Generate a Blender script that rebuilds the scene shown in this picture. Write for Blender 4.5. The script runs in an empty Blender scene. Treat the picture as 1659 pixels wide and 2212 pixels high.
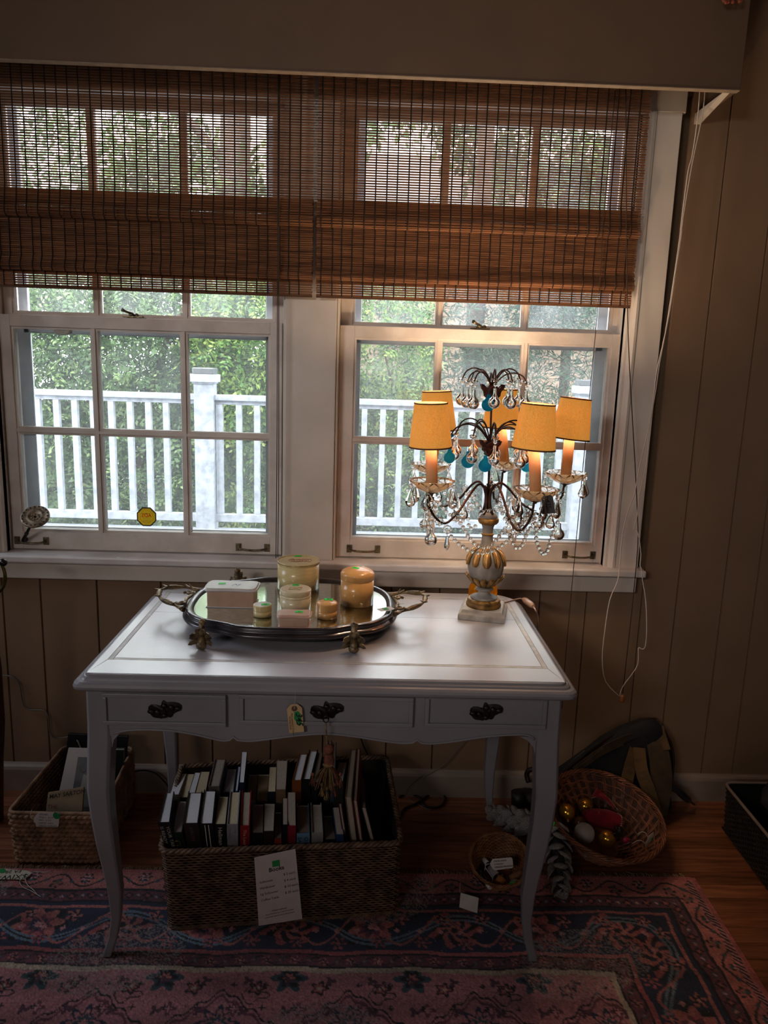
import bpy, math, random
import numpy as np
from mathutils import Vector, Matrix
random.seed(7); rng = np.random.default_rng(7)
PI = math.pi; R = math.radians
scn = bpy.context.scene; COL = scn.collection
# ------------------------------------------------------------------ camera
CAM = (0.0, -2.40, 1.48); PITCH, YAW, ROLL = R(11.11), R(1.6), R(1.83); FPX = 1620.0
_cy, _sy = math.cos(YAW), math.sin(YAW)
_r = Vector((_cy, -_sy, 0)); _f = Vector((_sy, _cy, 0)); _u = Vector((0, 0, 1))
F3 = _f*math.cos(PITCH) - _u*math.sin(PITCH); _u2 = _u*math.cos(PITCH) + _f*math.sin(PITCH)
R3 = _r*math.cos(ROLL) + _u2*math.sin(ROLL); U3 = _u2*math.cos(ROLL) - _r*math.sin(ROLL)
cd = bpy.data.cameras.new('camera'); cam = bpy.data.objects.new('camera', cd); COL.objects.link(cam)
cd.sensor_fit = 'VERTICAL'; cd.sensor_height = 36; cd.lens = FPX/2212*36; cd.clip_start = 0.02; cd.clip_end = 200
mw = Matrix((R3, U3, -F3)).transposed().to_4x4(); mw.translation = CAM; cam.matrix_world = mw
scn.camera = cam
# ------------------------------------------------------------------ light
world = bpy.data.worlds.new('overcast_sky'); scn.world = world; world.use_nodes = True
_n = world.node_tree.nodes; _l = world.node_tree.links
_n['Background'].inputs['Color'].default_value = (0.90, 0.93, 1.0, 1); _n['Background'].inputs['Strength'].default_value = 12.0
scn.view_settings.view_transform = 'Standard'; scn.view_settings.look = 'None'
scn.view_settings.exposure = 0.0; scn.view_settings.gamma = 1.0; scn.view_settings.use_curve_mapping = False
scn.cycles.max_bounces = 10; scn.cycles.transparent_max_bounces = 24; scn.cycles.diffuse_bounces = 5
scn.cycles.glossy_bounces = 4; scn.cycles.transmission_bounces = 8
scn.cycles.caustics_reflective = False; scn.cycles.caustics_refractive = False
scn.cycles.sample_clamp_indirect = 6; scn.cycles.use_denoising = True
def area(name, loc, aim, sx, sy, power, col, portal=False):
    d = bpy.data.lights.new(name, 'AREA'); d.shape = 'RECTANGLE'; d.size = sx; d.size_y = sy; d.energy = power; d.color = col
    o = bpy.data.objects.new(name, d); COL.objects.link(o); o.location = loc
    o.rotation_euler = (Vector(aim)-Vector(loc)).to_track_quat('-Z', 'Y').to_euler()
    if portal: d.cycles.is_portal = True
    return o
sun = bpy.data.lights.new('hazy_sun', 'SUN'); sun.energy = 4.0; sun.angle = R(12); sun.color = (1, .96, .88)
so = bpy.data.objects.new('hazy_sun', sun); COL.objects.link(so); so.rotation_euler = (R(38), R(-30), 0)
# unseen warm fill added behind the camera to brighten the window wall
rear_fill = area('rear_fill_light', (-2.0, -4.3, 2.40), (0.1, 0, 1.50), 1.3, .35, 3.6, (1.0, .91, .84)); rear_fill.data.spread = R(46)
area('low_fill_light', (0.7, -4.9, 1.1), (0.2, 0, .7), 1.8, 1.7, 5.0, (1.0, .90, .84))  # second unseen lamp, added to lift the dark floor and baseboard
lw = area('left_wall_window_light', (-2.40, -.42, 1.50), (-.3, -.75, .45), .8, 1.2, 6.5, (.78, .87, 1.0)); lw.data.spread = R(110)
area('left_window_portal', (-.72, .2, 1.53), (-.72, -1, 1.53), .95, 1.5, 1, (1, 1, 1), True)
area('right_window_portal', (.36, .2, 1.53), (.36, -1, 1.53), .95, 1.5, 1, (1, 1, 1), True)
# ------------------------------------------------------------------ pixel to place helpers (used once, to read positions off the photograph's planes)
def ray(x, y): return R3*((x-829.5)/FPX) - U3*((y-1106)/FPX) + F3
def P(x, y, Y0):
    r = ray(x, y); return Vector(CAM) + r*((Y0-CAM[1])/r.y)
def G(x, y, z0=0.0):
    r = ray(x, y); return Vector(CAM) + r*((z0-CAM[2])/r.z)
# ------------------------------------------------------------------ materials
def lin(c):
    if isinstance(c, str): c = tuple(int(c[i:i+2], 16)/255 for i in (0, 2, 4))
    return tuple((v/12.92 if v <= .04045 else ((v+.055)/1.055)**2.4) for v in c)
_mc = {}
def mat(name, c1, c2=None, scale=20, rough=.6, metal=0.0, bump=0.0, bscale=None, stretch=None, trans=0.0, emis=None, estr=0.0, coat=0.0, rnd=0.0, sheen=0.0, spec=.5, alpha=None, detail=4):
    if name in _mc: return _mc[name]
    m = bpy.data.materials.new(name); _mc[name] = m; m.use_nodes = True
    nt = m.node_tree; b = nt.nodes['Principled BSDF']; c1 = lin(c1)
    b.inputs['Base Color'].default_value = (*c1, 1); b.inputs['Roughness'].default_value = rough
    b.inputs['Metallic'].default_value = metal; b.inputs['Coat Weight'].default_value = coat
    b.inputs['Specular IOR Level'].default_value = spec; b.inputs['Transmission Weight'].default_value = trans
    b.inputs['Sheen Weight'].default_value = sheen
    if emis is not None:
        b.inputs['Emission Color'].default_value = (*lin(emis), 1); b.inputs['Emission Strength'].default_value = estr
    src = None
    if c2 is not None or bump:
        tc = nt.nodes.new('ShaderNodeTexCoord'); mp = nt.nodes.new('ShaderNodeMapping')
        nt.links.new(tc.outputs['Object'], mp.inputs['Vector'])
        if stretch: mp.inputs['Scale'].default_value = stretch
    if c2 is not None:
        ns = nt.nodes.new('ShaderNodeTexNoise'); ns.inputs['Scale'].default_value = scale; ns.inputs['Detail'].default_value = detail
        nt.links.new(mp.outputs[0], ns.inputs['Vector'])
        rp = nt.nodes.new('ShaderNodeValToRGB'); rp.color_ramp.elements[0].position = .36; rp.color_ramp.elements[1].position = .66
        rp.color_ramp.elements[0].color = (*c1, 1); rp.color_ramp.elements[1].color = (*lin(c2), 1)
        nt.links.new(ns.outputs['Fac'], rp.inputs['Fac']); src = rp.outputs['Color']
    if rnd:
        oi = nt.nodes.new('ShaderNodeObjectInfo'); mr = nt.nodes.new('ShaderNodeMapRange')
        mr.inputs['To Min'].default_value = 1-rnd; mr.inputs['To Max'].default_value = 1+rnd*.6
        nt.links.new(oi.outputs['Random'], mr.inputs['Value'])
        hv = nt.nodes.new('ShaderNodeHueSaturation'); nt.links.new(mr.outputs[0], hv.inputs['Value'])
        if src: nt.links.new(src, hv.inputs['Color'])
        else: hv.inputs['Color'].default_value = (*c1, 1)
        src = hv.outputs['Color']
    if src: nt.links.new(src, b.inputs['Base Color'])
    if bump:
        n2 = nt.nodes.new('ShaderNodeTexNoise'); n2.inputs['Scale'].default_value = bscale or scale; n2.inputs['Detail'].default_value = 5
        nt.links.new(mp.outputs[0], n2.inputs['Vector'])
        bp = nt.nodes.new('ShaderNodeBump'); bp.inputs['Strength'].default_value = bump; bp.inputs['Distance'].default_value = .01
        nt.links.new(n2.outputs['Fac'], bp.inputs['Height']); nt.links.new(bp.outputs[0], b.inputs['Normal'])
    return m
def attr_mat(name, rough=.8, trans=0.0, bump=0.0, bscale=300, sheen=0.0, metal=0.0):
    m = mat(name, (.5, .5, .5), rough=rough, bump=bump, bscale=bscale, sheen=sheen, metal=metal)
    nt = m.node_tree; a = nt.nodes.new('ShaderNodeAttribute'); a.attribute_name = 'col'
    b = nt.nodes['Principled BSDF']; nt.links.new(a.outputs['Color'], b.inputs['Base Color'])
    if trans:
        t = nt.nodes.new('ShaderNodeBsdfTranslucent'); nt.links.new(a.outputs['Color'], t.inputs['Color'])
        mx = nt.nodes.new('ShaderNodeMixShader'); mx.inputs[0].default_value = trans
        nt.links.new(b.outputs[0], mx.inputs[1]); nt.links.new(t.outputs[0], mx.inputs[2])
        nt.links.new(mx.outputs[0], nt.nodes['Material Output'].inputs['Surface'])
    return m
def cloth_translucent(name, c, t, w, emis=0.0, ecol=None, scale=200):
    m = mat(name, c, rough=.9); nt = m.node_tree; b = nt.nodes['Principled BSDF']
    tr = nt.nodes.new('ShaderNodeBsdfTranslucent'); tr.inputs['Color'].default_value = (*lin(t), 1)
    mx = nt.nodes.new('ShaderNodeMixShader'); mx.inputs[0].default_value = w
    nt.links.new(b.outputs[0], mx.inputs[1]); nt.links.new(tr.outputs[0], mx.inputs[2])
    out = mx
    if emis:
        tc = nt.nodes.new('ShaderNodeTexCoord'); ns = nt.nodes.new('ShaderNodeTexNoise'); ns.inputs['Scale'].default_value = scale; ns.inputs['Detail'].default_value = 3
        nt.links.new(tc.outputs['Object'], ns.inputs['Vector'])
        rp = nt.nodes.new('ShaderNodeValToRGB'); e = lin(ecol)
        rp.color_ramp.elements[0].position = .3; rp.color_ramp.elements[1].position = .7
        rp.color_ramp.elements[0].color = (e[0]*.78, e[1]*.68, e[2]*.5, 1); rp.color_ramp.elements[1].color = (min(1, e[0]*1.15), e[1]*1.3, e[2]*1.7, 1)
        nt.links.new(ns.outputs['Fac'], rp.inputs['Fac'])
        em = nt.nodes.new('ShaderNodeEmission'); em.inputs['Strength'].default_value = emis; nt.links.new(rp.outputs[0], em.inputs['Color'])
        ad = nt.nodes.new('ShaderNodeAddShader'); nt.links.new(mx.outputs[0], ad.inputs[0]); nt.links.new(em.outputs[0], ad.inputs[1]); out = ad
    nt.links.new(out.outputs[0], nt.nodes['Material Output'].inputs['Surface'])
    return m
def pane_mat(name, haze, spots, tint=(.96, .965, .96), scale=9, streak=(1, 1, .35)):
    m = bpy.data.materials.new(name); m.use_nodes = True; nt = m.node_tree; N = nt.nodes; K = nt.links; N.remove(N['Principled BSDF'])
    tp = N.new('ShaderNodeBsdfTransparent'); tp.inputs[0].default_value = (*tint, 1)
    gl = N.new('ShaderNodeBsdfGlossy'); gl.inputs['Roughness'].default_value = .02
    fr = N.new('ShaderNodeFresnel'); fr.inputs[0].default_value = 1.45
    m1 = N.new('ShaderNodeMixShader'); K.new(fr.outputs[0], m1.inputs[0]); K.new(tp.outputs[0], m1.inputs[1]); K.new(gl.outputs[0], m1.inputs[2])
    tl = N.new('ShaderNodeBsdfTranslucent'); tl.inputs[0].default_value = (.90, .93, .96, 1)
    tc = N.new('ShaderNodeTexCoord'); mp = N.new('ShaderNodeMapping'); mp.inputs['Scale'].default_value = streak; K.new(tc.outputs['Object'], mp.inputs[0])
    n1 = N.new('ShaderNodeTexNoise'); n1.inputs['Scale'].default_value = scale; n1.inputs['Detail'].default_value = 8; n1.inputs['Roughness'].default_value = .65; K.new(mp.outputs[0], n1.inputs[0])
    r1 = N.new('ShaderNodeMapRange'); r1.inputs['From Min'].default_value = .35; r1.inputs['From Max'].default_value = .72; r1.inputs['To Min'].default_value = haze*.45; r1.inputs['To Max'].default_value = haze*1.9; K.new(n1.outputs[0], r1.inputs[0])
    n2 = N.new('ShaderNodeTexNoise'); n2.inputs['Scale'].default_value = 240; n2.inputs['Detail'].default_value = 2; K.new(tc.outputs['Object'], n2.inputs[0])
    r2 = N.new('ShaderNodeMapRange'); r2.inputs['From Min'].default_value = .63; r2.inputs['From Max'].default_value = .72; r2.inputs['To Max'].default_value = spots; K.new(n2.outputs[0], r2.inputs[0])
    ad = N.new('ShaderNodeMath'); ad.operation = 'ADD'; ad.use_clamp = True; K.new(r1.outputs[0], ad.inputs[0]); K.new(r2.outputs[0], ad.inputs[1])
    m2 = N.new('ShaderNodeMixShader'); K.new(ad.outputs[0], m2.inputs[0]); K.new(m1.outputs[0], m2.inputs[1]); K.new(tl.outputs[0], m2.inputs[2])
    K.new(m2.outputs[0], N['Material Output'].inputs['Surface']); return m
def crystal_mat(name, col=(1, 1, 1), ior=1.5, rough=.0, mixc=None):
    # cut glass: refracting body that lets shadow rays through, as small crystals do
    m = bpy.data.materials.new(name); m.use_nodes = True; nt = m.node_tree; N = nt.nodes; K = nt.links; N.remove(N['Principled BSDF'])
    g = N.new('ShaderNodeBsdfGlass'); g.inputs['Color'].default_value = (*col, 1); g.inputs['IOR'].default_value = ior; g.inputs['Roughness'].default_value = rough
    o = g
    if mixc:
        d = N.new('ShaderNodeBsdfTranslucent'); d.inputs[0].default_value = (*mixc[0], 1); mx = N.new('ShaderNodeMixShader'); mx.inputs[0].default_value = mixc[1]
        K.new(g.outputs[0], mx.inputs[1]); K.new(d.outputs[0], mx.inputs[2]); o = mx
    K.new(o.outputs[0], N['Material Output'].inputs['Surface']); return m
# ------------------------------------------------------------------ objects
WM = {}
def tag(o, label=None, cat=None, group=None, kind=None):
    if label: o['label'] = label
    if cat: o['category'] = cat
    if group: o['group'] = group
    if kind: o['kind'] = kind
    return o
def thing(name, label, cat, loc=(0, 0, 0), rotz=0.0, group=None, rot=None):
    o = bpy.data.objects.new(name, None); COL.objects.link(o); o.empty_display_size = .02
    o.location = loc; o.rotation_euler = rot if rot else (0, 0, rotz)
    WM[o.name] = Matrix.LocRotScale(Vector(loc), o.rotation_euler.copy(), Vector((1, 1, 1)))
    return tag(o, label, cat, group)
class MB:
    def __init__(s): s.v = []; s.f = []; s.sm = []; s.c = []
    def add(s, vs, fs, smooth=False):
        k = len(s.v); s.v += [tuple(v) for v in vs]; s.f += [tuple(i+k for i in f) for f in fs]; s.sm += [smooth]*len(fs); return s
    def box(s, a, b, M=None):
        x0, y0, z0 = a; x1, y1, z1 = b
        vs = [(x0, y0, z0), (x1, y0, z0), (x1, y1, z0), (x0, y1, z0), (x0, y0, z1), (x1, y0, z1), (x1, y1, z1), (x0, y1, z1)]
        if M: vs = [M @ Vector(v) for v in vs]
        return s.add(vs, [(0, 3, 2, 1), (4, 5, 6, 7), (0, 1, 5, 4), (1, 2, 6, 5), (2, 3, 7, 6), (3, 0, 4, 7)])
    def hexa(s, b, t):   # 4 bottom points, 4 top points (counter-clockwise from above)
        return s.add(list(b)+list(t), [(0, 3, 2, 1), (4, 5, 6, 7), (0, 1, 5, 4), (1, 2, 6, 5), (2, 3, 7, 6), (3, 0, 4, 7)])
    def rings(s, rs, closed=True, cap=True, smooth=True):
        n = len(rs[0]); vs = [p for r in rs for p in r]; fs = []
        for i in range(len(rs)-1):
            for j in range(n if closed else n-1):
                k = (j+1) % n; fs.append((i*n+j, i*n+k, (i+1)*n+k, (i+1)*n+j))
        s.add(vs, fs, smooth)
        if cap and closed:
            b = len(s.v)-len(vs); s.f += [tuple(b+j for j in range(n))[::-1], tuple(b+(len(rs)-1)*n+j for j in range(n))]; s.sm += [False, False]
        return s
    def tube(s, pts, r, n=6, cap=True, smooth=True):
        pts = [Vector(p) for p in pts]; rs = []; N = len(pts); up = None
        for i, p in enumerate(pts):
            t = (pts[min(i+1, N-1)]-pts[max(i-1, 0)])
            t = t.normalized() if t.length > 1e-9 else Vector((0, 0, 1))
            if up is None:
                up = Vector((0, 0, 1)) if abs(t.z) < .9 else Vector((1, 0, 0))
            a = (up - t*up.dot(t)).normalized(); up = a; b = t.cross(a)
            rr = r[i] if isinstance(r, (list, tuple)) else r
            rs.append([p+(a*math.cos(2*PI*k/n)+b*math.sin(2*PI*k/n))*rr for k in range(n)])
        return s.rings(rs, True, cap, smooth)
    def lathe(s, prof, n=24, M=None, smooth=True, cap=True, wob=None):
        rs = []
        for i, (r, z) in enumerate(prof):
            ring = []
            for k in range(n):
                a = 2*PI*k/n; q = r*(wob(a, z) if wob else 1)
                p = Vector((q*math.cos(a), q*math.sin(a), z)); ring.append(M @ p if M else p)
            rs.append(ring)
        return s.rings(rs, True, cap, smooth)
    def sphere(s, c, r, n=10, m=7, sc=(1, 1, 1), M=None):
        prof = []; rs = []
        for i in range(m+1):
            t = PI*i/m; rr = math.sin(t)*r if 0 < i < m else r*.001; z = -math.cos(t)*r
            ring = []
            for k in range(n):
                p = Vector((rr*math.cos(2*PI*k/n)*sc[0], rr*math.sin(2*PI*k/n)*sc[1], z*sc[2]))
                if M: p = M @ p
                ring.append(p+Vector(c))
            rs.append(ring)
        return s.rings(rs, True, False, True)
    def prism(s, poly, d, smooth=False):   # poly: 3D points, d: offset vector
        n = len(poly); d = Vector(d); poly = [Vector(p) for p in poly]
        vs = poly+[p+d for p in poly]
        fs = [tuple(range(n))[::-1], tuple(range(n, 2*n))]+[(i, (i+1) % n, n+(i+1) % n, n+i) for i in range(n)]
        return s.add(vs, fs, smooth)
    def mesh(s, name, m):
        me = bpy.data.meshes.new(name); me.from_pydata([tuple(v) for v in s.v], [], s.f)
        if m: me.materials.append(m)
        if any(s.sm): me.polygons.foreach_set('use_smooth', s.sm)
        return me
    def build(s, name, m, parent=None, w=False, bevel=0, kind=None, label=None, seg=2):
        if w and parent is not None:
            inv = WM[parent.name].inverted(); s.v = [tuple(inv @ Vector(v)) for v in s.v]
        me = s.mesh(name, m)
        o = link(name, me, parent)
        if bevel:
            b = o.modifiers.new('b', 'BEVEL'); b.width = bevel; b.segments = seg; b.limit_method = 'ANGLE'; b.angle_limit = R(40)
        if kind: o['kind'] = kind
        if label: o['label'] = label
        return o
def link(name, me, parent=None, loc=None):
    o = bpy.data.objects.new(name, me); COL.objects.link(o)
    if parent is not None: o.parent = parent; WM[o.name] = WM[parent.name].copy()
    else: WM[o.name] = Matrix.Identity(4)
    if loc is not None: o.location = loc
    return o
def one(name, mb, m, label, cat, group=None, bevel=0, kind=None):
    """a thing of a single mesh: its origin sits at the base centre"""
    vs = np.array(mb.v, float); c = (vs.min(0)+vs.max(0))/2; c[2] = vs[:, 2].min()
    mb.v = [tuple(v) for v in (vs-c)]
    o = mb.build(name, m, None, bevel=bevel); o.location = c
    WM[o.name] = Matrix.Translation(Vector(c)); return tag(o, label, cat, group, kind)
def struct(name, mb, m, bevel=0, parent=None, label=None):
    o = mb.build(name, m, parent, bevel=bevel, label=label)
    if parent is None: o['kind'] = 'structure'
    return o
def wrapup(o, c=None):   # move the origin of an un-rotated empty without moving its parts
    pass
def text(name, s, size, m, parent, O, X, Yv, align='LEFT', w=True, spacing=1.0, label=None, shear=0, bold=0.0):
    cu = bpy.data.curves.new('t', 'FONT'); cu.body = s; cu.size = size; cu.align_x = align; cu.space_character = spacing; cu.resolution_u = 2; cu.shear = shear; cu.offset = bold
    t = bpy.data.objects.new('t', cu); COL.objects.link(t)
    me = bpy.data.meshes.new_from_object(t); bpy.data.objects.remove(t); bpy.data.curves.remove(cu)
    n = len(me.vertices); co = np.empty(n*3); me.vertices.foreach_get('co', co); co = co.reshape(-1, 3)
    O = np.array(O); X = np.array(Vector(X).normalized()); Yv = np.array(Vector(Yv).normalized())
    Wc = O+co[:, :1]*X+co[:, 1:2]*Yv
    if w and parent is not None:
        inv = np.array(WM[parent.name].inverted()); Wc = Wc@inv[:3, :3].T+inv[:3, 3]
    me.vertices.foreach_set('co', Wc.astype(np.float32).ravel()); me.materials.clear(); me.materials.append(m)
    o = link(name, me, parent); 
    if label: o['label'] = label
    return o
def smooth_path(pts, k=4):
    pts = [Vector(p) for p in pts]; out = []
    for i in range(len(pts)-1):
        p0 = pts[max(i-1, 0)]; p1 = pts[i]; p2 = pts[i+1]; p3 = pts[min(i+2, len(pts)-1)]
        for j in range(k):
            t = j/k; out.append(.5*((2*p1)+(p2-p0)*t+(2*p0-5*p1+4*p2-p3)*t*t+(3*p1-p0-3*p2+p3)*t**3))
    return out+[pts[-1]]
def U(a, b): return random.uniform(a, b)
INK = mat('ink', '14141a', rough=.7); GREEN = mat('green_sticker', '2fe04a', rough=.6); PAPER = mat('paper', 'dcd8d4', 'cfcac6', rough=.8)
CREAMTAG = mat('cream_tag', 'd8b98c', 'c9a878', rough=.8); STRING = mat('string', 'cfcabf', rough=.9)
# ================================================================== room shell
WALLP = mat('tan_wall_paint', '8e7259', '866b53', scale=6, rough=.75, bump=.05, bscale=60)
TRIM = mat('off_white_trim_paint', 'e2d8ce', 'd6ccc1', scale=7, rough=.5, bump=.08, bscale=35)
DARKP = mat('groove_shadow_paint', '66543f', rough=.9)
BASEP = mat('baseboard_paint', 'a09084', '8f8075', scale=9, rough=.6, bump=.05)
GX = [-1.95, -1.72, -1.55, -1.33, -1.182, -1.058, -.873, -.663, -.50, -.30, -.12, .10, .262, .45, .60, .757, .945, 1.063, 1.219, 1.33, 1.50, 1.66, 1.85, 2.1]
wall = MB()
wall.box((-2.6, .012, 0), (2.6, .16, .80)).box((-2.6, .012, 2.30), (2.6, .16, 2.62)).box((-2.6, .012, .8), (-1.19, .16, 2.3)).box((.84, .012, .8), (2.6, .16, 2.3)).box((-.235, .012, .8), (-.11, .16, 2.3))
wl = struct('wall_back', wall, DARKP)
def plank_wall(x0, x1, z0, z1):
    g = .0009; d = .0022
    return MB().rings([[(x0+g, .012, z0), (x0+g, .006, z0), (x0+g+d, 0, z0), (x1-g-d, 0, z0), (x1-g, .006, z0), (x1-g, .012, z0)],
                       [(x0+g, .012, z1), (x0+g, .006, z1), (x0+g+d, 0, z1), (x1-g-d, 0, z1), (x1-g, .006, z1), (x1-g, .012, z1)]], smooth=False)
for a, b in zip(GX[:-1], GX[1:]):
    if b <= -1.19 or a >= .84: plank_wall(a, b, .06, 2.62).build('plank', WALLP, wl)
    else: 
        plank_wall(a, b, .06, .84).build('plank', WALLP, wl); plank_wall(a, b, 2.29, 2.62).build('plank', WALLP, wl)
struct('wall_left', MB().box((-2.6, -5.2, 0), (-2.48, .012, 2.62)), WALLP); struct('wall_right', MB().box((2.3, -5.2, 0), (2.42, .012, 2.62)), WALLP)
struct('wall_front', MB().box((-2.6, -5.32, 0), (2.42, -5.2, 2.62)), WALLP)
struct('ceiling', MB().box((-2.6, -5.32, 2.56), (2.42, .16, 2.68)), mat('ceiling_paint', '9b8b86', rough=.9))
# floor planks
FLW = mat('oak_floor', '9c6244', '70422c', scale=5, rough=.32, bump=.12, bscale=30, stretch=(1.2, 14, 1), rnd=.35)
fl = struct('floor', MB().box((-2.6, -5.3, -.05), (2.42, .02, -.004)), mat('subfloor', '1c0f08', rough=.9))
y = 0.0; pw = .057; k = 0
while y > -1.25:
    xs = [-2.4]+sorted(U(-2.2, 2.1) for _ in range(2))+[2.3]
    for a, b in zip(xs[:-1], xs[1:]):
        if b-a < .25: continue
        MB().box((a+.0006, y-pw+.0007, -.006), (b-.0006, y-.0007, 0)).build('plank', FLW, fl)
    y -= pw
MB().box((-2.4, -5.2, -.006), (2.3, y, 0)).build('floor_beyond', FLW, fl)
# baseboard
bb = MB(); prof = [(0, 0), (-.021, 0), (-.021, .078), (-.018, .088), (-.010, .094), (-.008, .097), (0, .097)]
bb.rings([[(x, p[0], p[1]) for p in prof] for x in (-2.48, 2.3)], smooth=False); struct('baseboard_back', bb, BASEP)
# casings around the pair of windows
def molded(x0, x1, z0, z1, name, inner):   # vertical casing, inner = side with the bead
    s = 1 if inner == 'L' else -1; a, b = (x0, x1) if inner == 'L' else (x1, x0)
    pr = [(a, .02), (a, -.006), (a+s*.004, -.012), (a+s*.012, -.012), (a+s*.016, -.022), (a+s*.024, -.030), (a+s*.032, -.028), (a+s*.036, -.022), (a+s*.040, -.022), (b-s*.002, -.024), (b, -.022), (b, .02)]
    return struct(name, MB().rings([[(p[0], p[1], z) for p in pr] for z in (z0, z1)], smooth=False), TRIM)
molded(.80, .91, .835, 2.235, 'trim_1', 'L')
struct('trim_2', MB().box((-.256, -.022, .838), (-.098, .03, 2.24)).box((-.262, -.012, .838), (-.256, .03, 2.24)).box((-.098, -.012, .838), (-.091, .03, 2.24)), TRIM, .003)
molded(-1.27, -1.155, .835, 2.235, 'trim_3', 'R')
struct('trim_4', MB().box((-1.28, -.024, 2.235), (.92, .03, 2.34)), TRIM, .003)
SILLP = mat('sill_paint', 'e6e0de', 'd2cac4', scale=10, rough=.3, bump=.06)
struct('window_stool', MB().box((-1.30, -.060, .823), (.928, .03, .846)), SILLP, .005)['kind'] = 'structure'
struct('window_apron', MB().box((-1.28, -.030, .763), (.909, .012, .820)), TRIM, .004)
struct('trim_5', MB().box((.80, .0, .846), (.84, .16, 2.3)).box((-1.19, .0, .846), (-1.155, .16, 2.3)).box((-.262, .012, .846), (-.235, .16, 2.3)).box((-.11, .012, .846), (-.089, .16, 2.3)), TRIM)
struct('trim_6', MB().box((-1.28, .02, .80), (.9, .2, .846)), SILLP)
# cornice box that hides the shade heads
VAL = mat('cornice_paint', '6c5745', '665242', scale=5, rough=.7)
cb = thing('cornice_box', 'long tan painted cornice box above both woven shades', 'cornice', (-.3, -.1, 2.24))
MB().box((-1.9, -.205, 2.24), (.992, -.187, 2.555)).build('front_board', VAL, cb, w=True, bevel=.002)
MB().box((-1.9, -.207, 2.2385), (.99, -.185, 2.2405)).build('lower_edge', mat('worn_edge_paint', '9c8b7a', '8a7a6a', scale=30, rough=.7), cb, w=True, label='paler worn lower edge of the cornice')
MB().box((.974, -.187, 2.242), (.992, 0, 2.555)).build('end_board', VAL, cb, w=True, bevel=.002)
MB().prism([(.955, 0, 2.242), (.955, -.185, 2.242), (.955, 0, 2.213)], (.019, 0, 0)).build('bracket', TRIM, cb, w=True, label='pale triangular support bracket')
# ------------------------------------------------------------------ windows
GL1 = pane_mat('dusty_glass_left', .05, .12, scale=7); GL2 = pane_mat('dusty_glass_right', .07, .12, scale=11)
GLU = pane_mat('grimy_glass_upper', .05, .10, scale=16, streak=(1, 1, .25))
SASH = mat('sash_paint', 'e4dad2', 'cfc4ba', scale=12, rough=.5, bump=.12, bscale=50)
ALU = mat('storm_frame_paint', 'd0d6de', 'c0c8d0', scale=20, rough=.5)
BRASS = mat('tarnished_metal', '8a7c62', '4a4236', scale=60, rough=.38, metal=.85, bump=.2, bscale=120)
def sash(root, x0, x1, z0, z1, gx0, gx1, gz0, gz1, mx, mz, yf, yb, glass):
    e = MB()
    e.box((x0, yf, z0), (gx0, yb, z1)).box((gx1, yf, z0), (x1, yb, z1)).box((gx0, yf, z0), (gx1, yb, gz0)).box((gx0, yf, gz1), (gx1, yb, z1))
    e.build('sash_frame', SASH, root, w=True, bevel=.0015)
    b = MB()   # stepped bead around the glass
    t = .007
    for (a0, a1, c0, c1) in ((gx0, gx0+t, gz0, gz1), (gx1-t, gx1, gz0, gz1)): b.box((a0, yf+.007, c0), (a1, yb, c1))
    b.box((gx0+t, yf+.007, gz0), (gx1-t, yb, gz0+t)).box((gx0+t, yf+.007, gz1-t), (gx1-t, yb, gz1))
    b.build('glazing_bead', SASH, root, w=True)
    for x in mx: 
        MB().box((x-.005, yf+.002, gz0), (x+.005, yb-.002, gz1)).box((x-.012, yf+.009, gz0), (x+.012, yb-.002, gz1)).build('muntin', SASH, root, w=True)
    for z in mz: MB().box((gx0, yf+.0025, z-.005), (gx1, yb-.002, z+.005)).box((gx0, yf+.0095, z-.012), (gx1, yb-.002, z+.012)).build('muntin', SASH, root, w=True)
    xs = [gx0]+list(mx)+[gx1]; zs = [gz0]+list(mz)+[gz1]; ym = (yf+yb)/2+.006
    for i in range(len(xs)-1):
        for j in range(len(zs)-1):
            MB().box((xs[i], ym, zs[j]), (xs[i+1], ym+.0008, zs[j+1])).build('glass_pane', glass, root, w=True)
def lift(root, xc, z, yf=.03):
    m = MB()
    for s in (-1, 1):
        x = xc+s*.047
        m.box((x-.009, yf-.004, z-.013), (x+.009, yf, z+.013))
        for dz in (-.007, .007): m.sphere((x+s*.002, yf-.005, z+dz), .0022, 6, 4)
    m.build('lift_plate', BRASS, root, w=True, bevel=.0015)
    MB().tube(smooth_path([(xc-.045, yf-.004, z), (xc-.036, yf-.020, z-.002), (xc, yf-.024, z-.004), (xc+.036, yf-.020, z-.002), (xc+.045, yf-.004, z)], 4), .0035, 7).build('lift_handle', BRASS, root, w=True)
def lock(root, xc, z):
    m = MB().box((xc-.030, .034, z), (xc+.030, .058, z+.004)); m.sphere((xc-.003, .045, z+.008), .011, 8, 5, (1, 1, .7)); m.tube([(xc, .045, z+.012), (xc-.018, .030, z+.018), (xc-.026, .022, z+.022)], [.005, .004, .006], 7)
    m.sphere((xc+.013, .045, z+.007), .007, 8, 5)
    m.build('sash_lock', BRASS, root, w=True)
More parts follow.
